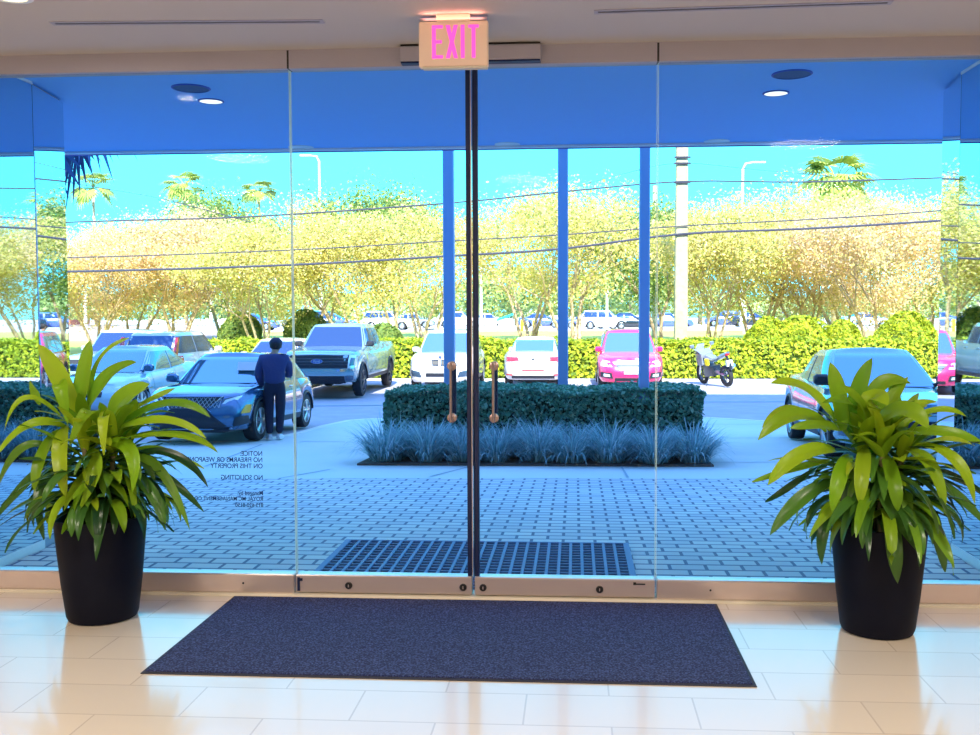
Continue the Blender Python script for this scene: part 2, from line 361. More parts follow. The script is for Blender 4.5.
# linear slot diffusers
for k, (pa, pb, lab) in enumerate((((55, 23), (320, 21), 'long slot air diffuser in the ceiling left of the exit sign'), ((598, 11.5), (888, 2), 'long slot air diffuser in the ceiling right of the exit sign'))):
    a, b = onz(*pa, ZC), onz(*pb, ZC)
    t = thing('slot_diffuser', lab, 'air diffuser', ((a[0]+b[0])/2, (a[1]+b[1])/2, ZC), math.atan2(b[1]-a[1], b[0]-a[0]), None); h_ = (b[0]-a[0])/2
    MB().box(-h_, h_, -.03, -.012, -.005, 0).box(-h_, h_, .012, .03, -.005, 0).box(-h_-.02, -h_, -.03, .03, -.005, 0).box(h_, h_+.02, -.03, .03, -.005, 0).build('frame', 'header', t)
    MB().box(-h_, h_, -.012, .012, -.002, 0).build('slot', 'black', t)
# ceiling lights inside (first one just in the picture's corner, others unseen, added to light the lobby)
for k, (x, y) in enumerate(((-2.08, -1.05), (2.6, -3.2), (-2.6, -3.6), (0, -5.2), (3.5, -6.2), (-3.5, -6.2))):
    t = thing('downlight', 'round warm ceiling downlight '+('above the left potted plant' if k == 0 else ['', 'right of the camera', 'left of the camera', 'above the camera', 'at the back right', 'at the back left'][k]+' of the lobby, unseen, added as fill light'), 'ceiling light', (x, y, ZC))
    q_ = 1 if k == 0 else 4
    MB().lathe([(.10*q_, 0), (.10*q_, -.006), (.075*q_, -.008), (.075*q_, -.002)], (0, 0, 0), 28, cap0=False, cap1=False).build('ring', 'white_trim', t, 'a')
    MB().lathe([(.074*q_, -.001), (.074*q_, -.004)], (0, 0, 0), 28).build('lens', 'lamp_glow', t)
    ld = bpy.data.lights.new('bulb', 'AREA'); ld.shape = 'DISK'; ld.size = .15 if k == 0 else .6; ld.energy = 90 if k else 12; ld.color = (1, .87, .74)
    lo = bpy.data.objects.new('bulb', ld); lo.location = (0, 0, -.02); link(lo, t)
# floor mat
m0, m1, m2, m3 = (-1.4025, -.0351-.05), (1.3906, -.09), (1.3906, -1.33), (-1.4025, -1.33)
fm = thing('floor_mat', 'large dark blue floor mat in front of the glass doors', 'mat', (0, -.70, 0))
MB().box(-1.385, 1.375, -.60, .60, .001, .012, .003).build('pile', 'mat_blue', fm)
MB().box(-1.40, 1.39, -.62, .62, .0, .006, .002).build('border', 'mat_edge', fm)
# text on the left pane, read from outside (so mirrored from in here)
dc = thing('door_lettering', 'small dark mirrored notice lettering on the left glass pane', 'lettering', (0, 0, 0))
rx = ony(262.5, 452, .02)[0]
for ln, py, cap in (('NOTICE:', 457.3, 6.3), ('NO FIREARMS OR WEAPONS', 463.6, 6.3), ('ON THIS PROPERTY', 469.8, 6.3), ('NO SOLICITING', 481.3, 6.3), ('Managed by:', 496.6, 5.6), ('ROYAL MC MANAGEMENT CO.', 502.3, 5.4), ('813-620-8150', 508.6, 5.4)):
    z = ony(262, py-1.5, .02)[2]; sz_ = cap/980*5.63/.72
    v_, f_ = text_mb(ln, sz_*.92, .0004)
    b = MB().add([(rx-p[0]*.76, .0205+p[2], z+p[1]*.86) for p in v_], f_); b.build('text_line', 'vinyl', dc, fix=False)
# ------------------------------------------------------------------ potted plants
def strap_leaf(b, P, wd, up=Vector((0, 0, 1)), n=11, fold=.35, twist=0):
    """P: function t->point on the midrib"""
    pts = [Vector(P(i/n)) for i in range(n+1)]; vs = []; 
    for i, p in enumerate(pts):
        t = i/n; d = (pts[min(i+1, n)]-pts[max(i-1, 0)]).normalized()
        s = d.cross(up); s = s.normalized() if s.length > 1e-3 else Vector((1, 0, 0)); nn = s.cross(d).normalized()
        a = twist*t; s, nn = s*math.cos(a)+nn*math.sin(a), nn*math.cos(a)-s*math.sin(a)
        wv = wd*.5*(max(0, 1-(abs(t-.47)/.53)**2.3))**.8*(1 if t > .05 else .75)+.0012
        if t < .2: wv = max(wv, wd*.16)
        f = fold*(1-.5*t)
        wav = .004*math.sin(9*t+wd*300)
        for c in (-1, -.75, -.5, -.25, 0, .25, .5, .75, 1):
            vs.append(p+s*wv*c+nn*(wv*f*abs(c)**1.3+wav*c+(wv*.045 if abs(c) in (.25, .75) else 0)))
    b.add(vs, [(i*9+j, i*9+j+1, (i+1)*9+j+1, (i+1)*9+j) for i in range(n) for j in range(8)])
def arch(p0, az, elev, L_, droop):
    p0 = Vector(p0); pts = [p0]; e = elev; n = 16; p = p0.copy()
    for i in range(n):
        e2 = e-droop*((i+1)/n)**1.4
        p = p+Vector((math.cos(az)*math.cos(e2), math.sin(az)*math.cos(e2), math.sin(e2)))*L_/n; pts.append(p.copy())
    def f(t):
        k = t*n; i = min(int(k), n-1); return pts[i].lerp(pts[i+1], k-i)
    return f
def plant(name, label, px, bot_y, hand, seed, lean=0):
    rnd = random.Random(seed)
    c = onz(px, bot_y, 0); cy = c[1]+.19; cxx = ony(px, bot_y-15, cy)[0]
    t = thing(name, label, 'potted plant', (cxx, cy, 0))
    pt = MB().lathe([(.150, 0), (.176, .006), (.186, .03), (.207, .20), (.226, .40), (.238, .545), (.240, .56), (.226, .562), (.222, .53), (.20, .50)], n=40, cap1=False).build('pot', 'pot', t, 'a')
    MB().lathe([(.222, .49), (.223, .505), (.05, .515), (.001, .515)], n=24, cap1=False).build('soil', 'soil', t)
    canes = [(-.07, .03), (.08, -.03), (.02, .09), (-.02, -.09), (.10, .06)]
    cm = MB()
    for k, (a, b) in enumerate(canes): cm.tube([(a*.8, b*.8, .5), (a, b, .7), (a*1.2, b*1.2, .86+.03*k)], [.018, .016, .014], 8)
    cm.build('cane', 'cane', t, 'a')
    top, low = MB(), MB()
    # hanging outer leaves
    for k in range(150):
        a, b = canes[k % 5]; az = k*2.399+rnd.uniform(-.3, .3); zb = .62+.28*rnd.random()
        el_ = R(rnd.uniform(0, 42)) if k < 110 else R(rnd.uniform(-18, 15)); L_ = rnd.uniform(.32, .56) if k % 2 else rnd.uniform(.30, .42)
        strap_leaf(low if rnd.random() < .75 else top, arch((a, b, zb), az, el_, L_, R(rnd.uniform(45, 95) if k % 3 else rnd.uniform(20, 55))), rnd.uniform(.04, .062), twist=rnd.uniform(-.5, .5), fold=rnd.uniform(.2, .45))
    # old leaves drooping over the rim
    for k in range(26):
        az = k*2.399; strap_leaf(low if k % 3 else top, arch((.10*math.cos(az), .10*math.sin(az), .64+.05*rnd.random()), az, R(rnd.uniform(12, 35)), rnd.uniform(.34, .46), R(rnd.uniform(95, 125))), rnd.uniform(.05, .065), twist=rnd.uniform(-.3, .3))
    # young leaves standing in the heads
    for k in range(44):
        a, b = canes[k % 5]; az = k*2.399+rnd.uniform(-.4, .4); zb = .86+.12*rnd.random()
        strap_leaf(top, arch((a*1.2, b*1.2, zb), az, R(rnd.uniform(38, 78)), rnd.uniform(.26, .40), R(rnd.uniform(20, 75))), rnd.uniform(.055, .075), twist=rnd.uniform(-.4, .4), fold=rnd.uniform(.25, .5))
    # the leaves that make the outline
    for (x0, y0), (x1, y1), (x2, y2), d1, d2, wd in hand:
        A, B, C_ = (Vector(ony(x, y, cy+dd))-Vector((cxx, cy, 0)) for x, y, dd in ((x0, y0, d1*.2), (x1, y1, d1), (x2, y2, d2)))
        Q = B*2-(A+C_)*.5
        side = (C_-A); v = Vector((0, -1, 0)); upv = Vector((0, -.75, .65))
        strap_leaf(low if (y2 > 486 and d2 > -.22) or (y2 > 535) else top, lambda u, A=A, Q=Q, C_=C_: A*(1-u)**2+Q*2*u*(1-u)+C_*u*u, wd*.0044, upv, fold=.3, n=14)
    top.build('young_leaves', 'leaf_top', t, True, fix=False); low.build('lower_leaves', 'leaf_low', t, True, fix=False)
    return t
HL = [((76, 415), (60, 378), (38, 344), -.05, -.1, 22), ((76, 418), (84, 375), (90, 341), 0, .02, 21), ((90, 410), (98, 362), (129, 338), .05, .1, 7),
      ((88, 408), (108, 376), (136, 362), .0, -.02, 20), ((60, 415), (25, 398), (4, 432), -.12, -.2, 7), ((70, 430), (32, 424), (-4, 456), -.2, -.3, 13),
      ((110, 425), (122, 400), (149, 384), -.1, -.1, 30), ((115, 420), (150, 400), (176, 388), .05, .1, 8), ((120, 425), (170, 403), (210, 417), -.1, -.16, 12),
      ((115, 430), (165, 420), (206, 438), -.12, -.2, 11), ((120, 440), (180, 435), (218, 453), -.05, -.1, 9), ((66, 425), (60, 455), (66, 497), -.24, -.28, 18),
      ((60, 430), (42, 455), (34, 492), -.22, -.28, 15), ((88, 450), (95, 470), (78, 512), -.26, -.3, 17), ((102, 445), (130, 450), (132, 494), -.24, -.3, 16),
      ((100, 425), (88, 412), (70, 445), -.22, -.26, 18), ((110, 430), (104, 418), (104, 455), -.25, -.3, 13), ((60, 400), (60, 385), (68, 425), -.18, -.2, 17),
      ((130, 455), (175, 455), (208, 487), -.02, -.05, 10), ((130, 460), (160, 470), (190, 530), -.05, -.08, 11), ((125, 455), (160, 450), (198, 475), .1, .15, 9),
      ((120, 470), (150, 490), (165, 530), -.1, -.15, 14), ((55, 450), (20, 450), (-6, 498), -.1, -.1, 12), ((50, 460), (20, 490), (-8, 522), -.05, -.1, 13),
      ((60, 470), (40, 490), (44, 540), -.2, -.25, 13), ((95, 480), (90, 510), (98, 542), -.28, -.3, 13), ((135, 460), (170, 480), (204, 512), .1, .1, 10), ((40, 405), (35, 392), (30, 380), -.05, -.1, 10)]
def mirror_hand(): return [((850+dx, 430), (850+dx*2, 395), (850+dx*3, 372), 0, 0, 12) for dx in (3,)]
HR = [((843, 430), (838, 395), (830, 362), -.05, -.05, 20), ((852, 425), (858, 390), (872, 358), -.05, -.05, 18), ((835, 420), (805, 388), (771, 383), -.12, -.2, 14),
      ((830, 430), (795, 415), (758, 440), -.15, -.25, 19), ((826, 432), (790, 410), (762, 428), .05, .05, 12), ((840, 430), (820, 425), (790, 428), -.15, -.2, 14),
      ((865, 425), (880, 385), (912, 384), -.0, .0, 18), ((878, 420), (890, 400), (908, 377), 0, 0, 15), ((890, 420), (915, 405), (937, 402), .05, .05, 10),
      ((895, 430), (935, 410), (967, 417), .0, 0, 8), ((895, 435), (945, 432), (990, 448), -.1, -.15, 14), ((865, 440), (872, 400), (888, 405), -.1, -.2, 26),
      ((875, 425), (905, 410), (928, 428), -.2, -.25, 26), ((865, 448), (862, 470), (860, 505), -.26, -.3, 17), ((850, 455), (840, 475), (832, 512), -.24, -.28, 17),
      ((885, 455), (893, 480), (898, 512), -.28, -.3, 17), ((905, 450), (930, 465), (945, 508), -.26, -.3, 16), ((915, 445), (955, 460), (975, 505), -.22, -.25, 14),
      ((835, 450), (800, 455), (768, 485), -.18, -.2, 19), ((830, 460), (790, 470), (752, 482), .0, 0, 9), ((820, 465), (785, 490), (765, 502), .1, .1, 8),
      ((835, 480), (800, 500), (770, 535), -.1, -.12, 17), ((845, 500), (825, 525), (822, 565), -.2, -.22, 13), ((890, 500), (893, 540), (898, 584), -.3, -.32, 18),
      ((920, 500), (935, 530), (945, 572), -.2, -.22, 16), ((910, 470), (950, 490), (990, 530), 0, 0, 13), ((915, 465), (960, 480), (990, 500), .1, .1, 11), ((880, 475), (885, 500), (925, 560), -.26, -.28, 13),
      ((855, 410), (845, 400), (822, 403), -.2, -.25, 12), ((870, 430), (862, 405), (840, 385), -.1, -.15, 14)]
plant('potted_plant', 'tall black pot with broad bright green leaves beside the left glass pane', 103, 628, HL, 3)
plant('potted_plant', 'tall black pot with broad bright green leaves beside the right glass pane', 877, 642, HR, 8)
# ================================================================== BUILDING OUTSIDE
ZF = 3.28
SFY = 4.02
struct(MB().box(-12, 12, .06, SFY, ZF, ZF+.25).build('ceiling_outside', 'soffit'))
struct(MB().box(-12, 12, SFY-.02, SFY+.03, ZF-.022, ZF+.3).build('trim_6', 'soffit_edge')); struct(MB().box(-12, 12, SFY-.10, SFY-.021, ZF-.018, ZF+.01).build('trim_7', 'white_trim'))
struct(MB().box(-45, 45, -9.2, SFY, 3.58, 13.7).build('wall_upper_floors', 'building'))
for s, n_ in ((-1, 'left'), (1, 'right')):
    struct(MB().box(s*5.72, s*45, -9.2, .1, -.6, 3.57).build('wall_ground_floor_'+n_, 'building'))
    # stone-dark wing with two mirror glass panels facing the entrance
    e, yk, ye = (.0895, 1.09, 1.66) if s < 0 else (.072, 1.31, 1.82)
    poly = [(s*XS, .08), (s*XS, 1.22), (s*(XS+e), 1.62), (s*5.7, 1.62), (s*5.7, .13), (s*(XS+.3), .13)]
    struct(MB().prism([(s*(XS+.02), .13), (s*(XS+.02), yk), (s*(XS+e+.02), ye), (s*5.7, ye), (s*5.7, .13)], -.3, ZF-.001, 'z').build('wall_wing_'+n_, 'building'))
    pr = thing('window_%d' % (3 if s < 0 else 4), None, None); pr['kind'] = 'structure'
    MB().prism([(s*XS, .07), (s*(XS+.015), .07), (s*(XS+.015), yk-.002), (s*XS, yk-.002)], .05, ZF-.02, 'z').build('glass_pane', 'mirror_glass', pr)
    MB().prism([(s*XS, yk+.003), (s*(XS+.015), yk+.003), (s*(XS+e+.02), ye+.015), (s*(XS+e), ye+.015)], .05, ZF-.02, 'z').build('glass_pane', 'mirror_glass', pr)
    MB().prism([(s*(XS-.004), .07), (s*(XS+.018), .07), (s*(XS+.018), yk), (s*(XS-.004), yk)], -.02, .049, 'z').build('base_trim', 'white_trim', pr)
    MB().box(s*(XS-.006), s*(XS+.02), .07, yk, ZF-.019, ZF-.001).build('top_trim', 'white_trim', pr)
# soffit fittings
for px, py, k, lab in ((211, 101, 'l', 'lit round recessed light in the blue soffit, left one'), (776, 93, 'l', 'lit round recessed light in the blue soffit, right one'),
                  (191, 88, 's', 'dark round speaker grille in the blue soffit beside the left recessed light'), (792, 74, 's', 'dark round speaker grille in the blue soffit beside the right recessed light'),
                  (299, 146, 'd', 'pale round light at the soffit front edge, above the left glass seam'), (508, 146, 'd', 'pale round light at the front edge of the soffit, above the door handles'), (717, 141, 'd', 'pale round light at the soffit front edge, right of the right glass seam')):
    p = onz(px, py, ZF); rr = {'l': .085, 's': .125, 'd': .11}[k]
    y_ = p[1] if k != 'd' else 3.86
    t = thing({'l': 'recessed_light', 's': 'ceiling_speaker', 'd': 'recessed_light'}[k], lab, {'l': 'recessed light', 's': 'speaker', 'd': 'recessed light'}[k], (p[0], y_, ZF))
    MB().lathe([(rr+.012, 0), (rr+.012, -.004), (rr, -.008), (rr, -.002)], n=32, cap0=False, cap1=False).build('ring', 'soffit_edge' if k != 'd' else 'white_trim', t, 'a')
    MB().lathe([(rr, -.001), (rr, -.004)], n=32).build('lens' if k != 's' else 'grille', {'l': 'lamp_glow', 's': 'speaker_grille', 'd': 'white_trim'}[k], t)
# ------------------------------------------------------------------ ground
def sheet(name, poly, dz, m, th=.02, kind='structure', ysub=True):
    """flat polygon draped on the sloping ground: cut in strips along y"""
    ys = sorted(set([p[0] for p in GP if min(q[1] for q in poly) < p[0] < max(q[1] for q in poly)]))
    import bmesh
    bm = bmesh.new(); vs = [bm.verts.new((x, y, 0)) for x, y in poly]; bm.faces.new(vs)
    for y in ys:
        bmesh.ops.bisect_plane(bm, geom=bm.verts[:]+bm.edges[:]+bm.faces[:], plane_co=(0, y, 0), plane_no=(0, 1, 0))
    for v in bm.verts: v.co.z = g(v.co.y)+dz
    r = bmesh.ops.extrude_face_region(bm, geom=bm.faces[:]); 
    for v in r['geom']:
        if isinstance(v, bmesh.types.BMVert): v.co.z -= th
    bmesh.ops.recalc_face_normals(bm, faces=bm.faces)
    me = bpy.data.meshes.new(name); bm.to_mesh(me); bm.free(); me.materials.append(MAT[m]); o = link(bpy.data.objects.new(name, me))
    if kind: o['kind'] = kind
    return o
sheet('ground_asphalt', [(-70, .08), (70, .08), (70, 28), (-70, 28)], -.03, 'asphalt', .3)
sheet('ground_lawn', [(-160, 28), (160, 28), (160, 74), (-160, 74)], -.03, 'lawn', .3)
sheet('ground_street', [(-260, 74), (260, 74), (260, 400), (-260, 400)], -.03, 'street', .3)
sheet('ground_kerb', [(-45, 26.2), (45, 26.2), (45, 26.45), (-45, 26.45)], .02, 'concrete_line', .1)
P2 = lambda x, y: tuple(ong(x, y)[:2])
arc = [(-14, 8.2), (-8, 8.6)]+[P2(*q) for q in ((240, 441), (268, 438.5), (300, 432), (325, 425), (350, 420), (375, 418.2), (430, 417), (540, 416.5), (640, 416.5), (705, 417), (765, 420.5), (800, 425))]+[(5.6, 11.2), (6.3, 9.0), (14, 7.6)]
arc = sorted(arc, key=lambda p: p[0])
sheet('ground_concrete', [(-14, 1.63), (-3.3, 1.63), (-3.18, 1.0), (-3.18, .1), (3.18, .1), (3.18, 1.0), (3.3, 1.63), (14, 1.63)]+arc[::-1], -.012, 'concrete', .03)
# light flush edging along the drive
ed = MB()
for (a, b) in zip(arc[:-1], arc[1:]):
    d = Vector((b[0]-a[0], b[1]-a[1], 0)).normalized(); n_ = Vector((-d.y, d.x, 0))*.07
    q = [(a[0]-n_.x, a[1]-n_.y), (b[0]-n_.x, b[1]-n_.y), (b[0]+n_.x, b[1]+n_.y), (a[0]+n_.x, a[1]+n_.y)]
    ed.rings([[(x, y, g(y)-.02) for x, y in q], [(x, y, g(y)-.006) for x, y in q]], True, True)
struct(ed.build('trim_8', 'concrete_line'))
sheet('ground_pavers', [(-3.17, .1), (3.17, .1), (3.17, 1.0), (3.30, 1.64), (12, 1.64), (12, 5.5), (P2(760, 478)[0], 5.3), (P2(480, 478)[0], 5.13), (P2(200, 478)[0], 4.92), (-12, 4.6), (-12, 1.64), (-3.3, 1.64), (-3.17, 1.0)], -.004, 'pavers', .01)
jn = MB()
for (a, b) in (((205, 466), (262, 444)), ((262, 481), (330, 469)), ((620, 464), (628, 477)), ((430, 476), (470, 466)), ((300, 441), (345, 441.5)), ((700, 438), (800, 437.5)), ((712, 462), (800, 461.5)), ((700, 424), (770, 424))):
    p, q = ong(*a), ong(*b); d = Vector(q-p).normalized(); n_ = d.cross(Vector((0, 0, 1)))*.013
    jn.add([Vector(p)-n_+Vector((0, 0, -.003)), Vector(q)-n_+Vector((0, 0, -.003)), Vector(q)+n_+Vector((0, 0, -.003)), Vector(p)+n_+Vector((0, 0, -.003))], [(0, 1, 2, 3)])
struct(jn.build('trim_9', 'joint', fix=False))
for k, ln in enumerate(((395, 385), (388, 340))):
    pass
# parking kerbs / road line
rl = MB()
for (a, b, w_) in (((300, 405), (700, 401.5), .06), ((700, 401), (860, 400.5), .06), ((690, 392), (800, 392), .02)):
    p, q = ong(*a), ong(*b); d = Vector(q-p).normalized(); n_ = d.cross(Vector((0, 0, 1)))*w_
    rl.add([Vector(p)-n_+Vector((0, 0, -.02)), Vector(q)-n_+Vector((0, 0, -.02)), Vector(q)+n_+Vector((0, 0, -.02)), Vector(p)+n_+Vector((0, 0, -.02))], [(0, 1, 2, 3)])
struct(rl.build('trim_10', 'joint', fix=False))
mu = [P2(*q) for q in ((60, 341), (262, 339), (250, 328), (60, 324))]
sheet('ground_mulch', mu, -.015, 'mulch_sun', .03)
sheet('ground_sidewalk', [(-200, 73), (200, 73), (200, 74.2), (-200, 74.2)], -.01, 'concrete_line', .05)
# outside grate mat
gm = thing('grate_mat', 'dark blue gridded scraper mat outside the glass doors', 'mat', (-.045, .76, 0))
X0, X1, Y0, Y1 = -1.0, .985, -.655, .575
MB().box(X0+.01, X1-.01, Y0+.01, Y1-.01, .0, .004).build('tray', 'grate_hole', gm)
gb = MB(); nx, ny = 26, 17
for i in range(nx+1): x = X0+(X1-X0)*i/nx; gb.box(x-.010, x+.010, Y0, Y1, .004, .016)
for j in range(ny+1): y = Y0+(Y1-Y0)*j/ny; gb.box(X0, X1, y-.007, y+.007, .004, .013)
gb.box(X0-.03, X0, Y0-.02, Y1+.02, 0, .017).box(X1, X1+.03, Y0-.02, Y1+.02, 0, .017).box(X0, X1, Y1, Y1+.02, 0, .017)
gb.build('grid', 'grate', gm, fix=False); gm.location.z = -.002
# ------------------------------------------------------------------ planter island
def g3(x, y): return (x, y, g(y))
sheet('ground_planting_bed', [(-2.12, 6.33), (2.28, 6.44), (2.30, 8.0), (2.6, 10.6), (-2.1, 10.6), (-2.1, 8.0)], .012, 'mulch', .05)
def hedge(name, label, x0, x1, y0, y1, h, mleaf, mcore, n, size, seed, bulge=.06, follow=True, zoff=0):
    rg = np.random.default_rng(seed); t = thing(name, label, 'hedge', ((x0+x1)/2, y0, g(y0)+zoff))
    L_, Wd = x1-x0, y1-y0
    def surf(n):
        A = np.array([L_*h, L_*Wd, Wd*h, Wd*h, L_*h*.3]); k = rg.choice(5, n, p=A/A.sum()); u, v = rg.random(n), rg.random(n)
        P = np.zeros((n, 3)); Nn = np.zeros((n, 3))
        for q in range(5):
            s = k == q
            if q in (0, 4): P[s] = np.stack([u[s]*L_, np.full(s.sum(), 0. if q == 0 else Wd), v[s]*h], 1); Nn[s] = (0, -1 if q == 0 else 1, 0)
            if q == 1: P[s] = np.stack([u[s]*L_, v[s]*Wd, np.full(s.sum(), h)], 1); Nn[s] = (0, 0, 1)
            if q in (2, 3): P[s] = np.stack([np.full(s.sum(), 0. if q == 2 else L_), u[s]*Wd, v[s]*h], 1); Nn[s] = (-1 if q == 2 else 1, 0, 0)
        b = np.sin(P[:, 0]*2.3+seed)*.5+np.sin(P[:, 0]*5.1+P[:, 1]*3+P[:, 2]*4)*.5
        P += Nn*(b*bulge+rg.normal(0, size*.5, n))[:, None]
        # rounded shoulders
        cx_ = np.clip((P[:, 2]-h*.75)/(h*.25), 0, 1)**2*.12*min(1, h)
        P[:, 1] = np.where(P[:, 1] < Wd/2, np.maximum(P[:, 1], P[:, 1]+cx_*(k == 0)), P[:, 1])
        P[:, 0] -= L_/2; P[:, 2] += np.array([g(y0+yy)-g(y0) for yy in P[:, 1]]) if follow else 0
        return P, Nn
    P, Nn = surf(n)
    quads('foliage', P, Nn+np.array([0, 0, .4]), size, mleaf, t, seed=seed, aspect=.6, tilt=.8)
    def cf(x, y, z): return (x, y, z+(g(y0+y)-g(y0) if follow else 0))
    i_ = .09
    c = MB(); nx_ = max(6, int(L_*2))
    xs = [-L_/2+i_+(L_-2*i_)*k/nx_ for k in range(nx_+1)]
    c.rings([[cf(x, i_, -.02), cf(x, i_+.03*math.sin(x*3), h*.7), cf(x, i_+.1, h-i_), cf(x, Wd-i_-.1, h-i_), cf(x, Wd-i_, h*.7), cf(x, Wd-i_, -.02)] for x in xs], True, True)
    c.build('inner_growth', mcore, t)
    return t
hx0, hx1 = ony(385, 400, 8.3)[0]+.1, ony(703, 400, 8.3)[0]-.1
hedge('hedge', 'low clipped dark green hedge in the planting bed before the doors', hx0, hx1, 7.75, 9.95, .86, 'hedge_shade', 'hedge_core', 34000, .034, 5, .05)
# liriope clumps in front of the hedge
rnd = random.Random(11)
def clump(seed, nb=420, hh_=.52, rad=.20):
    r = random.Random(seed); b = MB()
    for k in range(nb):
        az = r.uniform(0, 6.283); e = R(r.uniform(35, 85)); L_ = hh_*r.uniform(.7, 1.25); dr = R(r.uniform(40, 120)); w_ = r.uniform(.005, .009)
        p = Vector((math.cos(az)*rad*r.random(), math.sin(az)*rad*r.random(), 0)); sd_ = Vector((-math.sin(az), math.cos(az), 0)); vs = []
        for i in range(6):
            t_ = i/5; ww = w_*(1-t_)**.6+.0006; vs += [p-sd_*ww, p+sd_*ww]
            e2 = e-dr*t_**1.5; p = p+Vector((math.cos(az)*math.cos(e2), math.sin(az)*math.cos(e2), math.sin(e2)))*L_/5
        b.add(vs, [(2*i, 2*i+1, 2*i+3, 2*i+2) for i in range(5)])
    return b
cl_pos = []
for row, (yy, n_, xa, xb) in enumerate(((6.72, 9, -1.83, 2.03), (7.30, 9, -1.72, 2.10))):
    for k in range(n_): cl_pos.append((xa+(xb-xa)*k/(n_-1)+rnd.uniform(-.06, .06), yy+rnd.uniform(-.08, .08), row, k, n_))
protos = []
for i, (x, y, row, k, n_) in enumerate(cl_pos):
    if i < 3:
        o = clump(20+i).build('ornamental_grass', 'liriope', None, fix=False); protos.append(o)
    else: o = protos[i % 3].copy(); col.objects.link(o)
    o.location = (x, y, g(y)+.012); o.rotation_euler = (0, 0, rnd.uniform(0, 6)); s = rnd.uniform(.9, 1.12); o.scale = (s, s, s)
    W_ = ['leftmost', 'second', 'third', 'fourth', 'fifth', 'sixth', 'seventh', 'eighth', 'rightmost'][k]
    tag(o, 'blue green arching grass clump, %s in the %s row before the hedge' % (W_ if k in (0, 8) else W_+' from left', 'front' if row == 0 else 'back'), 'grass clump', 'grass clumps in front of the hedge')
# tall square posts standing in the planter
for px, yy, w_, lab in ((449.5, 9.4, .165, 'tall blue grey square post left of the door handles'), (563, 9.9, .16, 'tall blue grey square post in front of the white car seen from behind'), (644, 7.95, .14, 'tall blue grey square post in front of the pink red car')):
    p = ony(px, 330, yy); t = thing('post', lab, 'post', (p[0], yy, g(yy))); h_ = w_/2
    MB().box(-h_, h_, -h_, h_, .0, 7.2, .012).build('shaft', 'column', t); MB().box(-h_-.06, h_+.06, -h_-.06, h_+.06, -.01, .03, .005).build('base_plate', 'column', t)
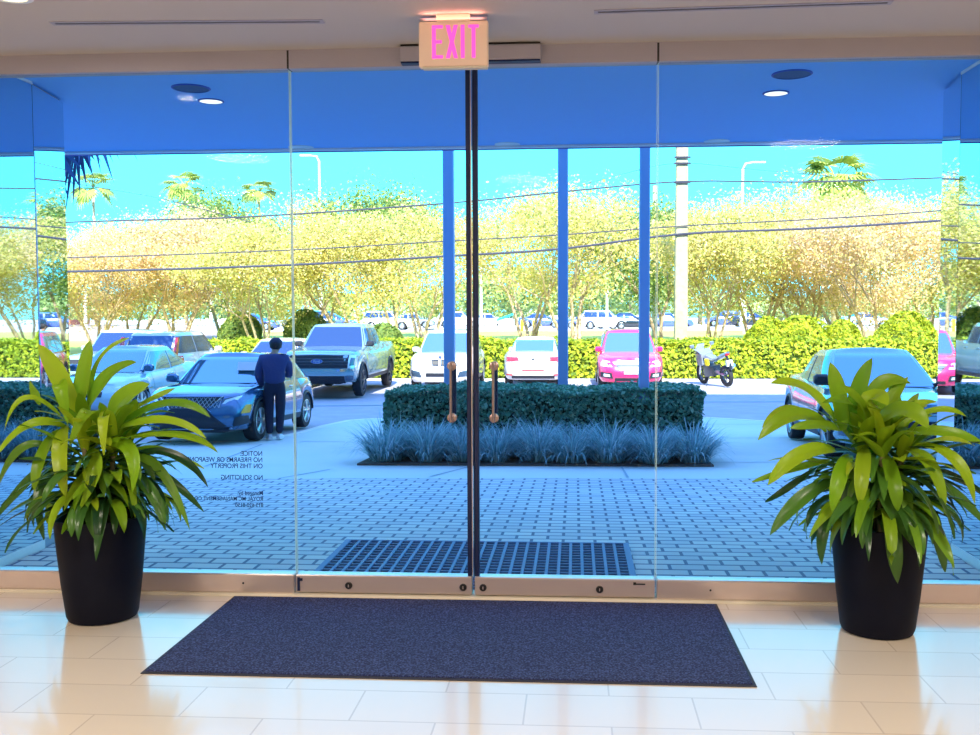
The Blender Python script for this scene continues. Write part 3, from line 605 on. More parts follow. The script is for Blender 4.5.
#@@PART2@@
# ================================================================== VEHICLES
def lerp(a, b, t): return a+(b-a)*t
def make_car(kind, label, cat, loc, rz, paint, L_, W_, Hh, top, gh, wb, fo, wr=.33, glass='car_glass', nexp=6, detail=2, group=None, rim='rim', face=None, rear=None,
             insf=((0, .10), (.18, .02), (.5, 0), (.75, .04), (1, .16)), insr=((0, .10), (.2, .0), (.55, .0), (.8, .03), (1, .10)), pitch=0, wheel_r=None, sill=.24, trim='plastic'):
    """local axes: x forward, y left, z up, origin on the ground under the middle.
    top: (x, z) line of hood, belt and tail; gh: (x base front, x roof front, x roof rear, x base rear, z base, z roof, half width base, half width roof)"""
    t = thing(kind, label, cat, loc, rz, group); t.rotation_euler = (0, pitch, rz)
    hx, hy = L_/2, W_/2; tx = [p[0] for p in top]; tz = [p[1] for p in top]
    zt = lambda x: float(np.interp(x, tx, tz)); inp = lambda a, u: float(np.interp(u, [p[0] for p in a], [p[1] for p in a]))
    inss = ((0, .07), (.12, .02), (.35, .0), (.6, .005), (.8, .03), (1, .09))
    wx = (hx-fo, hx-fo-wb); Ra = wr*1.14
    def zlow(x, y):
        z = sill
        for q in wx:
            d = Ra*Ra-(x-q)**2
            if d > 0 and abs(y) > hy*.55: z = max(z, wr+math.sqrt(d))
        return z
    se = lambda r: max(0., 1-min(1., r)**nexp)**(1/nexp)
    fx = lambda y, u: (hx-inp(insf, u))*se(abs(y)/(hy-inp(inss, u)))
    rx_ = lambda y, u: -(hx-inp(insr, u))*se(abs(y)/(hy-inp(inss, u)))
    def sy(x, u):
        h_ = (hx-inp(insf if x > 0 else insr, u)); return (hy-inp(inss, u))*se(abs(x)/h_)
    us = [0, .06, .14, .25, .38, .5, .62, .74, .84, .92, 1]
    nf = 9 if detail > 1 else 6; ns = 46 if detail > 1 else 22
    ysf = [math.sin(math.pi/2*k/nf)*.93 for k in range(nf+1)]     # fractions of hy
    xsd = [hx*.90*math.cos(math.pi*k/ns) for k in range(ns+1)]
    if detail > 1: xsd = [hx*.90*(1-2*k/ns) for k in range(ns+1)]
    rings = []
    for u in us:
        half = []
        hyu = hy-inp(inss, u)
        for f_ in ysf:
            y = hyu*f_; x = fx(y, u); half.append((x, y))
        for k, x in enumerate(xsd): half.append((x*(1 if k not in (0, ns) else 1), sy(x, u)))
        for f_ in ysf[::-1]:
            y = hyu*f_; half.append((rx_(y, u), y))
        ring = [(x, y) for x, y in half]+[(x, -y) for x, y in half[::-1]]
        rings.append([(x, y, lerp(zlow(x, y), zt(x), u)) for x, y in ring])
    b = MB(); b.rings(rings)
    # lid over the top, floor below
    def lid(r0, dz, flip):
        n = len(r0); h_ = n//2; prev = r0
        out = []
        for s, c in ((.82, .5), (.5, .85), (.0, 1)):
            out.append([(p[0], p[1]*s, p[2]+dz*c) for p in r0])
        b.rings([r0]+out)
    lid(rings[-1], .035, 0); lid([(x, y, max(z, sill) if abs(y) < hy*.55 else z) for x, y, z in rings[0]], 0, 1)
    b.build('body', paint, t, 'a')
    # greenhouse
    bf, rf, rr, br, zb, zr, wb_, wr_ = gh
    def G(u):
        uu = u; bow = .05*math.sin(math.pi*uu*.5)
        return lerp(br, rr, uu**.9), lerp(bf, rf, uu**.95), lerp(wb_, wr_, uu**1.25), lerp(zb, zr, uu)
    ge = 7
    sg = lambda r: max(0., 1-min(1., r)**ge)**(1/ge)
    gxf = lambda y, u: (lambda a, c, h_: (a+c)/2+(c-a)/2*sg(abs(y)/h_*.97))(*G(u)[:3])
    gxr = lambda y, u: (lambda a, c, h_: (a+c)/2-(c-a)/2*sg(abs(y)/h_*.97))(*G(u)[:3])
    gy = lambda x, u: (lambda a, c, h_: h_*sg(abs(x-(a+c)/2)/((c-a)/2)*.985))(*G(u)[:3])
    grs = []
    for u in (0, .15, .3, .5, .7, .85, .94, 1):
        a, c, h_, z = G(u); half = []
        sh = 1 if u < .94 else (.985 if u < 1 else .95)
        for k in range(8): y = h_*.95*k/7; half.append((gxf(y, u), y))
        for k in range(15): x = lerp(c-(c-a)*.02, a+(c-a)*.02, k/14); half.append((x, gy(x, u)))
        for k in range(8): y = h_*.95*(7-k)/7; half.append((gxr(y, u), y))
        m_ = (a+c)/2
        grs.append([(m_+(x-m_)*sh, y*sh, z+(.012 if u == 1 else 0)) for x, y in half]+[(m_+(x-m_)*sh, -y*sh, z+(.012 if u == 1 else 0)) for x, y in half[::-1]])
    c_ = MB().rings(grs)
    r0 = grs[-1]; m_ = (rf+rr)/2
    c_.rings([r0]+[[(m_+(p[0]-m_)*(1-(1-s)*.12), p[1]*s, p[2]+dz) for p in r0] for s, dz in ((.8, .018), (.45, .032), (0, .038))])
    c_.build('roof', paint, t, 'a')
    o_ = .012
    def patch(name, m, fn, nu=8, nv=6, skirt=(0, 0, 0), par=t): return MB().grid(fn, nu, nv, skirt).build(name, m, par, 'a')
    def bil(q, i, j): return (lerp(lerp(q[0][0], q[1][0], i), lerp(q[3][0], q[2][0], i), j), lerp(lerp(q[0][1], q[1][1], i), lerp(q[3][1], q[2][1], i), j))
    patch('windshield', glass, lambda i, j: (lambda u, y: (gxf(y, u)+o_, y, G(u)[3]+.004))(.05+.87*j, (2*i-1)*G(.05+.87*j)[2]*.86), 10, 6, (-.03, 0, 0))
    patch('rear_window', glass, lambda i, j: (lambda u, y: (gxr(y, u)-o_, y, G(u)[3]+.004))((.30 if rear and rear.get('suv') else .08)+(.58 if rear and rear.get('suv') else .82)*j, (2*i-1)*G(.5)[2]*.84), 10, 5, (.03, 0, 0))
    nwin = gh_n = 2
    for s in (1, -1):
        a0, c0, _, _ = G(.1); a1, c1, _, _ = G(.86)
        mid = lerp(a0, c0, .47); segs = [((mid+.04, c0-.10), (mid+.03, c1-.06)), ((a0+.16, mid-.04), (a1+.12, mid-.05))]
        if L_ > 5.5: segs = [((mid+.04, c0-.10), (mid+.03, c1-.06)), ((a0+.08, mid-.04), (a1+.06, mid-.05))]
        for (lo, hi) in segs:
            def fn(i, j, lo=lo, hi=hi, s=s):
                u = .12+.74*j; x = lerp(lerp(lo[0], lo[1], i), lerp(hi[0], hi[1], i), j)
                return (x, s*(gy(x, u)+o_), G(u)[3])
            patch('side_window', glass if detail > 1 else 'car_glass_dark', fn, 5, 4, (0, -s*.03, 0))
        # mirrors and handles
        mx = bf-.18; my = gy(mx, .1)
        mb = MB().box(mx-.10, mx+.06, my+.05 if s > 0 else -my-.05-.20, my+.25 if s > 0 else -my-.05, zb+.04, zb+.19, .035)
        mb.tube([(mx, s*(my-.04), zb+.04), (mx, s*(my+.10), zb+.07)], .025, 6)
        mb.build('side_mirror', (face or {}).get('mirror', paint), t, 'a')
        if detail > 1:
            for xh in (mid+.10, a0+.30):
                zz = zt(xh)-.12; MB().box(xh, xh+.18, s*(sy(xh, .88)-.01), s*(sy(xh, .88)+.025), zz, zz+.03, .006).build('door_handle', 'chrome' if paint != 'paint_black' else 'plastic', t)
            for xd in (mid, bf-.30, a0+.12):
                MB().grid(lambda i, j: (xd+(i-.5)*.012, s*(sy(xd, .2+.78*j)+.002), lerp(zlow(xd, hy), zt(xd), .2+.78*j)), 1, 8).build('door_gap', 'plastic', t)
            MB().grid(lambda i, j: (lerp(wx[1]+Ra+.02, wx[0]-Ra-.02, i), s*(sy(0, .05+.1*j)+.006), sill+.01+.10*j), 6, 1, (0, -s*.03, -.0)).build('sill_trim', trim, t)
            # wheel arch lip
            for q in wx:
                MB().grid(lambda i, j, q=q: (q+(Ra+.035*j-.01)*math.cos(math.pi*(.02+.96*i)), s*(sy(q, .3)+.004-.01*j+(-.035 if abs(q+ (Ra)*math.cos(math.pi*i))>hx*.93 else 0)), wr+(Ra+.035*j-.01)*math.sin(math.pi*(.02+.96*i))), 20, 1, (0, -s*.05, 0)).build('arch_lip', trim, t, 'a')
        # wheels
        for q in wx:
            yo = s*(sy(q, .25)-.02); R_ = wr; k = 1 if s > 0 else -1
            tw = .21
            w_ = MB().lathe([(R_*.66, -k*tw), (R_*.95, -k*tw), (R_, -k*(tw-.03)), (R_, -k*.03), (R_*.95, 0), (R_*.70, k*.004), (R_*.66, -k*.02), (R_*.64, -k*.10)], (q, yo, R_), 28 if detail > 1 else 16, 'y', True, True).build('wheel', 'tyre', t, 'a')
            rm = MB().lathe([(R_*.70, k*.002), (R_*.66, k*.006), (R_*.62, -k*.03), (R_*.60, -k*.05)], (q, yo, R_), 28 if detail > 1 else 14, 'y', False, False)
            if detail > 1:
                for sp in range(5):
                    for dd in (-.13, .13):
                        a = 2*math.pi*sp/5+.3+dd; a2 = 2*math.pi*sp/5+.3+dd*.9
                        rm.tube([(q+.05*math.cos(a2), yo+k*.0, R_+.05*math.sin(a2)), (q+R_*.64*math.cos(a), yo-k*.008, R_+R_*.64*math.sin(a))], [.020, .017], 6)
                rm.lathe([(.06, k*.012), (.045, k*.02)], (q, yo, R_), 14, 'y')
            else: rm.lathe([(R_*.55, -k*.02), (R_*.2, k*.0)], (q, yo, R_), 10, 'y')
            rm.build('rim', rim, w_, 'a')
            if detail > 1: MB().lathe([(R_*.60, -k*.06), (R_*.60, -k*.07)], (q, yo, R_), 20, 'y').build('brake_well', 'rim_dark', w_)
        if False: pass
    # dark underbody so no light passes beneath the arches
    MB().box(-hx*.86, hx*.86, -hy*.50, hy*.50, sill-.06, sill+.30).build('underbody', 'plastic', t)
    def FP(q, i, j, off=.012):     # front fascia point from a quad of (y, z) corners
        y, z = bil(q, i, j); x = hx
        for _ in range(3):
            zl, ztt = sill, zt(x); u = min(1, max(0, (z-zl)/(ztt-zl))); x = fx(min(abs(y), (hy-inp(inss, u))*.985), u)
        return (x+off, y, z)
    def RP(q, i, j, off=.012):
        y, z = bil(q, i, j); x = -hx
        for _ in range(3):
            u = min(1, max(0, (z-sill)/(zt(x)-sill))); x = rx_(min(abs(y), (hy-inp(inss, u))*.985), u)
        return (x-off, y, z)
    def parts(lst, fn, sk):
        for nm, m, q, off, *mir in lst:
            for s in ((1, -1) if (mir and mir[0]) else (1,)):
                qq = [(y*s, z) for y, z in q]
                MB().grid(lambda i, j: fn(qq, i, j, off), 8 if detail > 1 else 4, 4 if detail > 1 else 2, sk).build(nm, m, t, 'a')
    parts((face or {}).get('parts', []), FP, (-.05, 0, 0)); parts((rear or {}).get('parts', []), RP, (.05, 0, 0))
    t['_'] = 0; del t['_']
    return t, FP, RP
def rect(y0, y1, z0, z1): return [(y0, z0), (y1, z0), (y1, z1), (y0, z1)]
FACE_CAM = -math.pi/2; FACE_AWAY = math.pi/2
SEDAN = dict(L_=4.6, W_=1.80, Hh=1.44, top=((-2.3, .92), (-2.15, 1.0), (-1.6, 1.03), (0, .93), (.95, .90), (1.6, .84), (2.1, .74), (2.3, .62)), gh=(1.10, .25, -.85, -1.72, .90, 1.41, .76, .57), wb=2.7, fo=.93)
SUV = dict(L_=4.6, W_=1.87, Hh=1.67, top=((-2.3, 1.0), (-2.2, 1.04), (0, 1.04), (.9, 1.03), (1.5, .99), (2.1, .88), (2.3, .74)), gh=(1.12, .45, -1.85, -2.20, 1.0, 1.63, .83, .64), wb=2.68, fo=.92, wr=.35)
REAR_SUV = dict(suv=1)
# --- dark teal-blue crossover in front (spindle grille)
lx = dict(L_=4.5, W_=1.84, Hh=1.54, top=((-2.25, .98), (-2.1, 1.03), (-1, 1.02), (0, .98), (.85, .98), (1.5, .93), (2.0, .82), (2.25, .68)), gh=(1.10, .35, -1.25, -2.05, .97, 1.50, .80, .60), wb=2.64, fo=.90, wr=.345)
q_gr = [(-.42, .62), (.42, .62), (.50, .84), (-.50, .84)]
yl, zl_ = 10.95, g(10.95)
lex, FP, RP = make_car('car', 'dark blue crossover with a spindle shaped grille parked behind the person in navy', 'car', (-5.235, yl, zl_), FACE_CAM, 'paint_navy', pitch=-.036, **lx,
    face=dict(mirror='paint_navy', parts=[('grille', 'plastic', [(-.30, .60), (.30, .60), (.52, .80), (-.52, .80)], .014), ('lower_grille', 'plastic', [(-.66, .27), (.66, .27), (.30, .59), (-.30, .59)], .014),
        ('headlight', 'lamp_glass', [(.52, .68), (.84, .73), (.86, .85), (.56, .75)], .016, 1), ('headlight_mask', 'lamp_dark', [(.50, .66), (.87, .71), (.885, .865), (.53, .765)], .013, 1),
        ('fog_lamp', 'amber', [(.80, .52), (.87, .52), (.87, .66), (.83, .66)], .014, 1), ('bumper_corner', 'plastic', [(.70, .30), (.86, .34), (.86, .48), (.74, .46)], .013, 1), ('splitter', 'plastic', rect(-.84, .84, .22, .275), .02)]),
    rear=REAR_SUV)
def strip(name, m, pts, w_, FPf, root, off=.03):
    MB().tube([FPf([p]*4, 0, 0, off) for p in pts], w_, 6).build(name, m, root, 'a')
strip('grille_outline', 'chrome', [(-.53, .81), (-.31, .60), (-.68, .27)], .010, FP, lex); strip('grille_outline', 'chrome', [(.53, .81), (.31, .60), (.68, .27)], .010, FP, lex); strip('grille_base', 'chrome', [(-.68, .265), (-.3, .262), (0, .262), (.3, .262), (.68, .265)], .010, FP, lex)
ms = MB()
for k in range(-7, 8):
    for a in (-1, 1):
        y0 = k*.07; ms.tube([FP([(max(-.5, min(.5, y0)), .62)]*4, 0, 0, .018), FP([(max(-.5, min(.5, y0+a*.13)), .79)]*4, 0, 0, .018)], .004, 4)
ms.build('grille_mesh', 'rim', lex); lex.scale = (1, .94, .90)
p = FP([(0, .70)]*4, 0, 0, .03); bd = MB().lathe([(.055, 0), (.062, .006), (.062, .012), (.055, .014)], (p[0], p[1], p[2]), 24, 'x', False, False)
bd.tube([(p[0]+.012, -.022, p[2]+.035), (p[0]+.012, .014, p[2]-.03), (p[0]+.012, -.045, p[2]-.034)], .006, 6); bd.build('badge', 'chrome', lex, 'a')
MB().grid(lambda i, j: (1.10-.75*((1.22+.15*j)-.97)/.53+.075, .22+.06*(1-j)+(.40-.09*(1-j))*i, 1.22+.15*j), 2, 2).build('windscreen_patch', 'plate', lex)  # pale rectangle laid over the upper windscreen
# --- full size pickup
tk = dict(L_=5.9, W_=2.03, Hh=1.95, top=((-2.95, 1.36), (-.9, 1.38), (-.8, 1.33), (1.2, 1.30), (1.6, 1.27), (2.6, 1.21), (2.95, 1.10)), gh=(1.32, .72, -.82, -1.02, 1.28, 1.90, .92, .72), wb=3.68, fo=.95, wr=.42, nexp=9, sill=.42,
          insf=((0, .14), (.12, .03), (.3, 0), (.7, .01), (1, .08)))
trk, FP, RP = make_car('pickup_truck', 'big silver teal pickup truck with a wide black grille facing the doors', 'pickup truck', (-5.94, 21.70, -.45), FACE_CAM, 'paint_silver_teal', **tk, glass='car_glass_dark', rim='rim_dark',
    face=dict(mirror='plastic', parts=[('grille', 'plastic', rect(-.80, .80, .80, 1.14), .014), ('bumper', 'paint_silver_teal', rect(-.92, .92, .60, .72), .05), ('lower_grille', 'plastic', rect(-.70, .70, .40, .60), .03),
        ('bumper_chrome', 'chrome', rect(-.90, .90, .72, .775), .05),
        ('headlight', 'lamp_glass', [(.78, .80), (.95, .82), (.95, 1.12), (.80, 1.15)], .02, 1), ('headlight_inner', 'lamp_dark', [(.82, .86), (.92, .87), (.92, 1.06), (.84, 1.07)], .026, 1), ('fog_lamp', 'lamp_dark', rect(.72, .90, .46, .60), .035, 1)]))
for zz in (.88, .96, 1.04): MB().grid(lambda i, j: FP([(-.78, zz), (.78, zz), (.78, zz+.02), (-.78, zz+.02)], i, j, .022), 8, 1, (-.02, 0, 0)).build('grille_bar', 'rim_dark', trk)
trk.scale = (1, 1, .97)
p = FP([(0, .98)]*4, 0, 0, .03)
bd = MB(); bd.prism([(.15*math.cos(a*math.pi/14), p[2]+.06*math.sin(a*math.pi/14)) for a in range(28)], p[0]-.01, p[0]+.012, 'x'); bdo = bd.build('badge', 'paint_blue', trk)
v_, f_ = text_mb('Ford', .085, .001); MB().add([(p[0]+.014+q[2], -.085+q[0], p[2]-.025+q[1]) for q in v_], f_).build('badge_lettering', 'chrome', bdo, fix=False)
rim_ = MB(); rim_.tube([(p[0]+.012, .15*math.cos(a*math.pi/14), p[2]+.06*math.sin(a*math.pi/14)) for a in range(29)], .006, 5); rim_.build('badge_rim', 'chrome', bdo)
MB().grid(lambda i, j: FP([(-.5, 1.215), (.5, 1.215), (.5, 1.22), (-.5, 1.22)], i, j, .0), 2, 1).build('hood_edge', 'plastic', trk)
# --- white crossover facing (kidney grille)
xB = float(ony(441, 360, 21.8)[0])
bmw, FP, RP = make_car('car', 'white crossover with twin kidney grille facing the doors behind the left handle', 'car', (xB, 23.75, -.45), FACE_CAM, 'paint_white', **SUV, glass='car_glass',
    face=dict(mirror='paint_white', parts=[('grille', 'plastic', [(.03, .70), (.20, .70), (.24, .86), (.04, .86)], .02, 1), ('headlight', 'lamp_glass', [(.42, .70), (.80, .74), (.82, .86), (.44, .82)], .016, 1), ('lower_grille', 'plastic', rect(-.38, .38, .40, .50), .02),
        ('bumper_intake', 'lamp_dark', [(.50, .38), (.84, .42), (.82, .58), (.56, .54)], .016, 1), ('number_plate', 'plate', rect(-.26, .26, .54, .66), .025), ('bumper_line', 'rim', rect(-.5, .5, .63, .66), .016)]), rear=REAR_SUV)
for s in (1, -1):
    kd = MB(); kd.tube([FP([q]*4, 0, 0, .034) for q in ((s*.03, .70), (s*.20, .70), (s*.24, .86), (s*.04, .86), (s*.03, .70))], .010, 6); kd.build('grille_outline', 'chrome', bmw)
p = FP([(0, .93)]*4, 0, 0, .0); MB().lathe([(.041, 0), (.041, .012)], (p[0]-.01, 0, p[2]), 20, 'x').build('badge', 'paint_blue', bmw)
for s in (1, -1): MB().box(-1.3, .3, s*.66-.02, s*.66+.02, 1.66, 1.70).build('roof_rail', 'plastic', bmw)
# --- white sedan seen from behind
xS = float(ony(533, 360, 22.6)[0])
sd1, FP, RP = make_car('car', 'white sedan parked nose to the hedge, rear facing the doors', 'car', (xS, 24.9, -.45), FACE_AWAY, 'paint_white', **SEDAN,
    rear=dict(parts=[('tail_light', 'red_lens', [(.40, .80), (.80, .76), (.82, .90), (.46, .90)], .02, 1), ('number_plate', 'plate', rect(-.26, .26, .56, .68), .02), ('trunk_trim', 'rim', rect(-.40, .40, .885, .905), .016),
        ('reflector', 'red_lens', rect(-.32, .32, .50, .53), .016), ('reflector', 'red_lens', rect(.60, .80, .36, .40), .016, 1), ('bumper_trim', 'plastic', rect(-.62, .62, .27, .36), .016)]))
p = RP([(0, .84)]*4, 0, 0, .02); bb = MB(); bb.prism([(.05*math.cos(a*math.pi/10), p[2]+.025*math.sin(a*math.pi/10)) for a in range(20)], p[0]-.004, p[0]+.01, 'x'); bb.build('badge', 'chrome', sd1)
# --- pink red crossover
xR = float(ony(631, 360, 21.8)[0])
rs_, FP, RP = make_car('car', 'pink red crossover with a broad chrome grille facing the doors', 'car', (xR, 23.9, -.45), FACE_CAM, 'paint_pink', **SUV,
    face=dict(mirror='paint_pink', parts=[('grille', 'rim_dark', [(-.30, .56), (.30, .56), (.52, .80), (-.52, .80)], .018), ('headlight', 'lamp_glass', [(.52, .66), (.84, .68), (.84, .86), (.60, .82)], .016, 1),
        ('fog_lamp', 'plastic', [(.50, .34), (.84, .38), (.84, .52), (.54, .50)], .018, 1), ('fog_lens', 'lamp_glass', [(.58, .39), (.76, .40), (.76, .48), (.60, .46)], .03, 1), ('number_plate', 'plate', rect(-.20, .20, .46, .54), .03), ('lower_grille', 'plastic', rect(-.45, .45, .27, .36), .02)]), rear=REAR_SUV)
for k in range(4): z_ = .61+.05*k; MB().grid(lambda i, j: FP([(-.32-.05*k, z_), (.32+.05*k, z_), (.32+.05*k, z_+.022), (-.32-.05*k, z_+.022)], i, j, .026), 6, 1, (-.02, 0, 0)).build('grille_bar', 'paint_grey', rs_)
MB().ball((.60, .0, 1.24), .07, 8, (.4, 1, 1)).build('sticker', 'plate', rs_)
# --- teal sedan on the right
xT = CX+3.08+.93+.22
tl, FP, RP = make_car('car', 'pale teal sedan facing the doors behind the right potted plant', 'car', (xT, 8.95, g(8.95)), FACE_CAM-.045, 'paint_teal', pitch=-.036, **SEDAN,
    face=dict(mirror='plastic', parts=[('headlight', 'lamp_glass', [(.50, .58), (.84, .62), (.85, .72), (.54, .68)], .016, 1), ('grille', 'plastic', rect(-.45, .45, .60, .68), .018), ('lower_grille', 'plastic', [(-.60, .28), (.60, .28), (.48, .54), (-.48, .54)], .018), ('fog_lamp', 'lamp_dark', rect(.66, .82, .34, .46), .016, 1)]))
# --- white crossover seen from behind, left
xW = float(ony(178, 370, 20.6)[0])-.93
cw, FP, RP = make_car('car', 'white crossover with tall red tail lights seen from behind, left of the dark blue crossover', 'car', (xW, 22.9, -.45), FACE_AWAY, 'paint_white', **SUV, glass='car_glass_dark',
    rear=dict(suv=1, parts=[('tail_light', 'red_lens', [(.62, .84), (.88, .84), (.84, 1.0), (.74, 1.0)], .02, 1), ('number_plate', 'plate', rect(-.26, .26, .66, .78), .02), ('bumper_trim', 'plastic', rect(-.7, .7, .28, .44), .02), ('tailgate_bar', 'rim', rect(-.5, .5, .80, .83), .02)]))
for s in (1, -1): MB().prism([(-2.18, 1.02), (-2.02, 1.02), (-1.88, 1.52), (-1.98, 1.52)], s*.78-.04, s*.78+.03).build('tail_light', 'red_lens', cw)
# --- pale teal sedan, far left, behind the plant
xP = float(ony(95, 370, 13.8)[0])
make_car('car', 'pale blue sedan behind the left potted plant', 'car', (xP, 15.4, -.45), FACE_CAM, 'paint_pale_blue', **SEDAN, face=dict(mirror='paint_navy', parts=[('headlight', 'lamp_glass', [(.50, .58), (.84, .62), (.85, .72), (.54, .68)], .016, 1), ('grille', 'plastic', rect(-.45, .45, .50, .66), .018)]))
# --- white sedan between crossover and pickup
xM = float(ony(256, 360, 20.3)[0])
make_car('car', 'white sedan with only its roof and windshield showing behind the dark blue crossover', 'car', (xM, 22.6, -.45), FACE_CAM, 'paint_white', **SEDAN, glass='car_glass_dark', face=dict(parts=[('headlight', 'lamp_glass', [(.50, .58), (.84, .62), (.85, .72), (.54, .68)], .016, 1), ('grille', 'plastic', rect(-.45, .45, .50, .66), .018)]))
xK = float(ony(82, 360, 20.6)[0])
make_car('pickup_truck', 'pale blue grey pickup behind the pale blue sedan at the far left', 'pickup truck', (xK, 23.5, -.45), FACE_CAM, 'paint_pale_blue', **{**tk, 'L_': 5.3, 'W_': 1.85, 'top': ((-2.65, 1.1), (-.9, 1.12), (1.2, 1.05), (2.3, .98), (2.65, .85)), 'gh': (1.1, .55, -.7, -.9, 1.05, 1.66, .84, .66), 'wb': 3.2, 'fo': .9, 'wr': .37}, glass='car_glass_dark', face=dict(parts=[('grille', 'plastic', rect(-.6, .6, .7, .9), .014), ('headlight', 'lamp_glass', rect(.64, .84, .7, .88), .02, 1)]))
# --- traffic and parked cars across the street
far = [(388, 327, 'SUV', 'paint_white', 1, 'white SUV side on across the street, above the pickup truck'), (413, 325, 'SEDAN', 'paint_grey', 1, 'grey sedan across the street right of the white SUV above the pickup truck'),
       (309, 325.5, 'SUV', 'paint_black', -1, 'dark SUV across the street between the trees left of the pickup truck'), (333, 325, 'SEDAN', 'paint_blue', 1, 'dark blue sedan across the street above the windshield of the pickup truck'),
       (253, 324.5, 'SEDAN', 'paint_blue', 1, 'dark blue car across the street above the head of the person in navy'), (459, 327.5, 'SUV', 'paint_white', 1, 'white SUV across the street just left of the door edge'),
       (489, 328.5, 'SEDAN', 'paint_white', 1, 'white car across the street just right of the door edge'), (541, 327.5, 'SEDAN', 'paint_blue', 1, 'small blue car across the street above the white sedan seen from behind'),
       (586, 328.5, 'SEDAN', 'paint_blue', -1, 'blue car across the street right of the middle post'), (605, 327, 'SUV', 'paint_white', 1, 'white SUV across the street behind the pink red crossover'),
       (628, 326.5, 'SEDAN', 'paint_black', 1, 'dark sedan across the street above the roof of the pink red crossover'), (668, 327.5, 'SEDAN', 'paint_blue', 1, 'blue sedan across the street left of the thick utility pole'),
       (726, 327, 'SUV', 'paint_blue', -1, 'blue SUV across the street right of the thick utility pole'), (752, 326, 'SEDAN', 'paint_black', 1, 'dark sedan across the street at the start of the bright bushes'), (866, 325, 'SEDAN', 'paint_pale_blue', 1, 'pale blue sedan across the street behind the teal sedan')]
for px, py, k, pt_, dr_, lab in far:
    p = ong(px, py); y_ = 78+(px*7 % 23); zz = g(y_)
    p = ony(px, py, y_)
    sp = dict(SUV if k == 'SUV' else SEDAN)
    make_car('car', lab, 'car', (float(p[0]), y_, zz-.03), 0 if dr_ > 0 else math.pi, pt_, **sp, detail=1, glass='car_glass_dark')
# --- motorcycle
mc = thing('motorcycle', 'grey sport motorcycle leaning on its stand in the sun before the long hedge', 'motorcycle', (float(ony(727, 384, 23.5)[0])-.25, 24.0, -.45), R(118)); mc.rotation_euler = (R(-9), 0, R(112))
for nm, xw in (('front_wheel', .70), ('rear_wheel', -.68)):
    wv = MB().lathe([(.22, -.05), (.29, -.06), (.315, -.03), (.32, 0), (.315, .03), (.29, .06), (.22, .05)], (xw, 0, .315), 24, 'y', False, False).build(nm, 'tyre', mc, 'a')
    rr = MB().lathe([(.225, -.04), (.20, -.03), (.20, .03), (.225, .04)], (xw, 0, .315), 24, 'y', False, False)
    for k in range(5): a = k*1.2566; rr.tube([(xw, 0, .315), (xw+.21*math.cos(a), 0, .315+.21*math.sin(a))], .018, 6)
    rr.build('rim', 'rim_dark', wv, 'a')
MB().tube([(-.62, 0, .34), (-.2, 0, .42), (.1, 0, .50)], [.05, .07, .08], 8).build('swing_arm', 'rim', mc, 'a')
for s in (-1, 1): MB().tube([(.70, s*.10, .315), (.52, s*.10, .80), (.46, s*.09, .98)], .026, 8).build('fork', 'chrome', mc, 'a')
MB().rings([[(-.15, -.14, .30), (-.15, .14, .30), (-.15, .16, .60), (-.15, -.16, .60)], [(.30, -.17, .26), (.30, .17, .26), (.30, .18, .62), (.30, -.18, .62)], [(.42, -.1, .34), (.42, .1, .34), (.42, .12, .58), (.42, -.12, .58)]], True, True).build('engine', 'rim_dark', mc, 'a')
MB().rings([[(x, y*w_, z+h_*zz) for y, zz in ((-1, 0), (-.8, .8), (0, 1.1), (.8, .8), (1, 0), (.5, -.6), (-.5, -.6))] for x, w_, z, h_ in ((-.18, .09, .76, .06), (0, .15, .80, .10), (.22, .17, .84, .11), (.38, .10, .84, .07))], True, True).build('fuel_tank', 'paint_grey', mc, 'a')
MB().rings([[(x, y*w_, z+h_*zz) for y, zz in ((-1, 0), (-.8, .8), (0, 1), (.8, .8), (1, 0), (.5, -.6), (-.5, -.6))] for x, w_, z, h_ in ((-.95, .05, 1.02, .03), (-.7, .13, .93, .07), (-.4, .14, .82, .05), (-.15, .10, .80, .05))], True, True).build('tail_fairing', 'rim', mc, 'a')
MB().rings([[(x, y*w_, z) for y, z in ((-1, z0), (1, z0), (1.0, z1), (-1.0, z1))] for x, w_, z0, z1 in ((.30, .20, .60, .96), (.55, .22, .62, 1.08), (.78, .14, .72, 1.02), (.90, .05, .80, .90))], True, True).build('front_fairing', 'paint_grey', mc, 'a')
MB().box(-.92, -.86, -.06, .06, .94, 1.0).build('tail_light', 'red_lens', mc)
MB().box(-.98, -.90, -.10, .10, .62, .80).build('number_plate', 'plate', mc); MB().tube([(-.80, 0, .95), (-.96, 0, .70), (-1.0, 0, .52)], [.04, .03, .05], 6).build('rear_fender', 'plastic', mc)
MB().tube([(-.1, -.17, .28), (-.5, -.19, .42), (-.85, -.19, .62)], [.04, .055, .06], 10).build('exhaust', 'chrome', mc, 'a')
MB().tube([(.40, -.38, 1.02), (.47, 0, .98), (.40, .38, 1.02)], .016, 6).build('handlebar', 'plastic', mc)
for s in (-1, 1): MB().box(.50, .56, s*.34-.07, s*.34+.07, 1.16, 1.26, .02).tube([(.52, s*.18, 1.02), (.53, s*.34, 1.18)], .008, 5).build('mirror', 'rim', mc)
MB().grid(lambda i, j: (.58+.16*(1-j), (-.16+.32*i)*(1-.3*j), 1.05+.2*j), 4, 3).build('windscreen', 'lamp_glass', mc)
MB().box(-.12, .10, .17, .24, .62, .84, .03).build('side_panel', 'yellow', mc); MB().tube([(.05, .14, .30), (.0, .34, .02)], .012, 6).build('side_stand', 'rim_dark', mc)
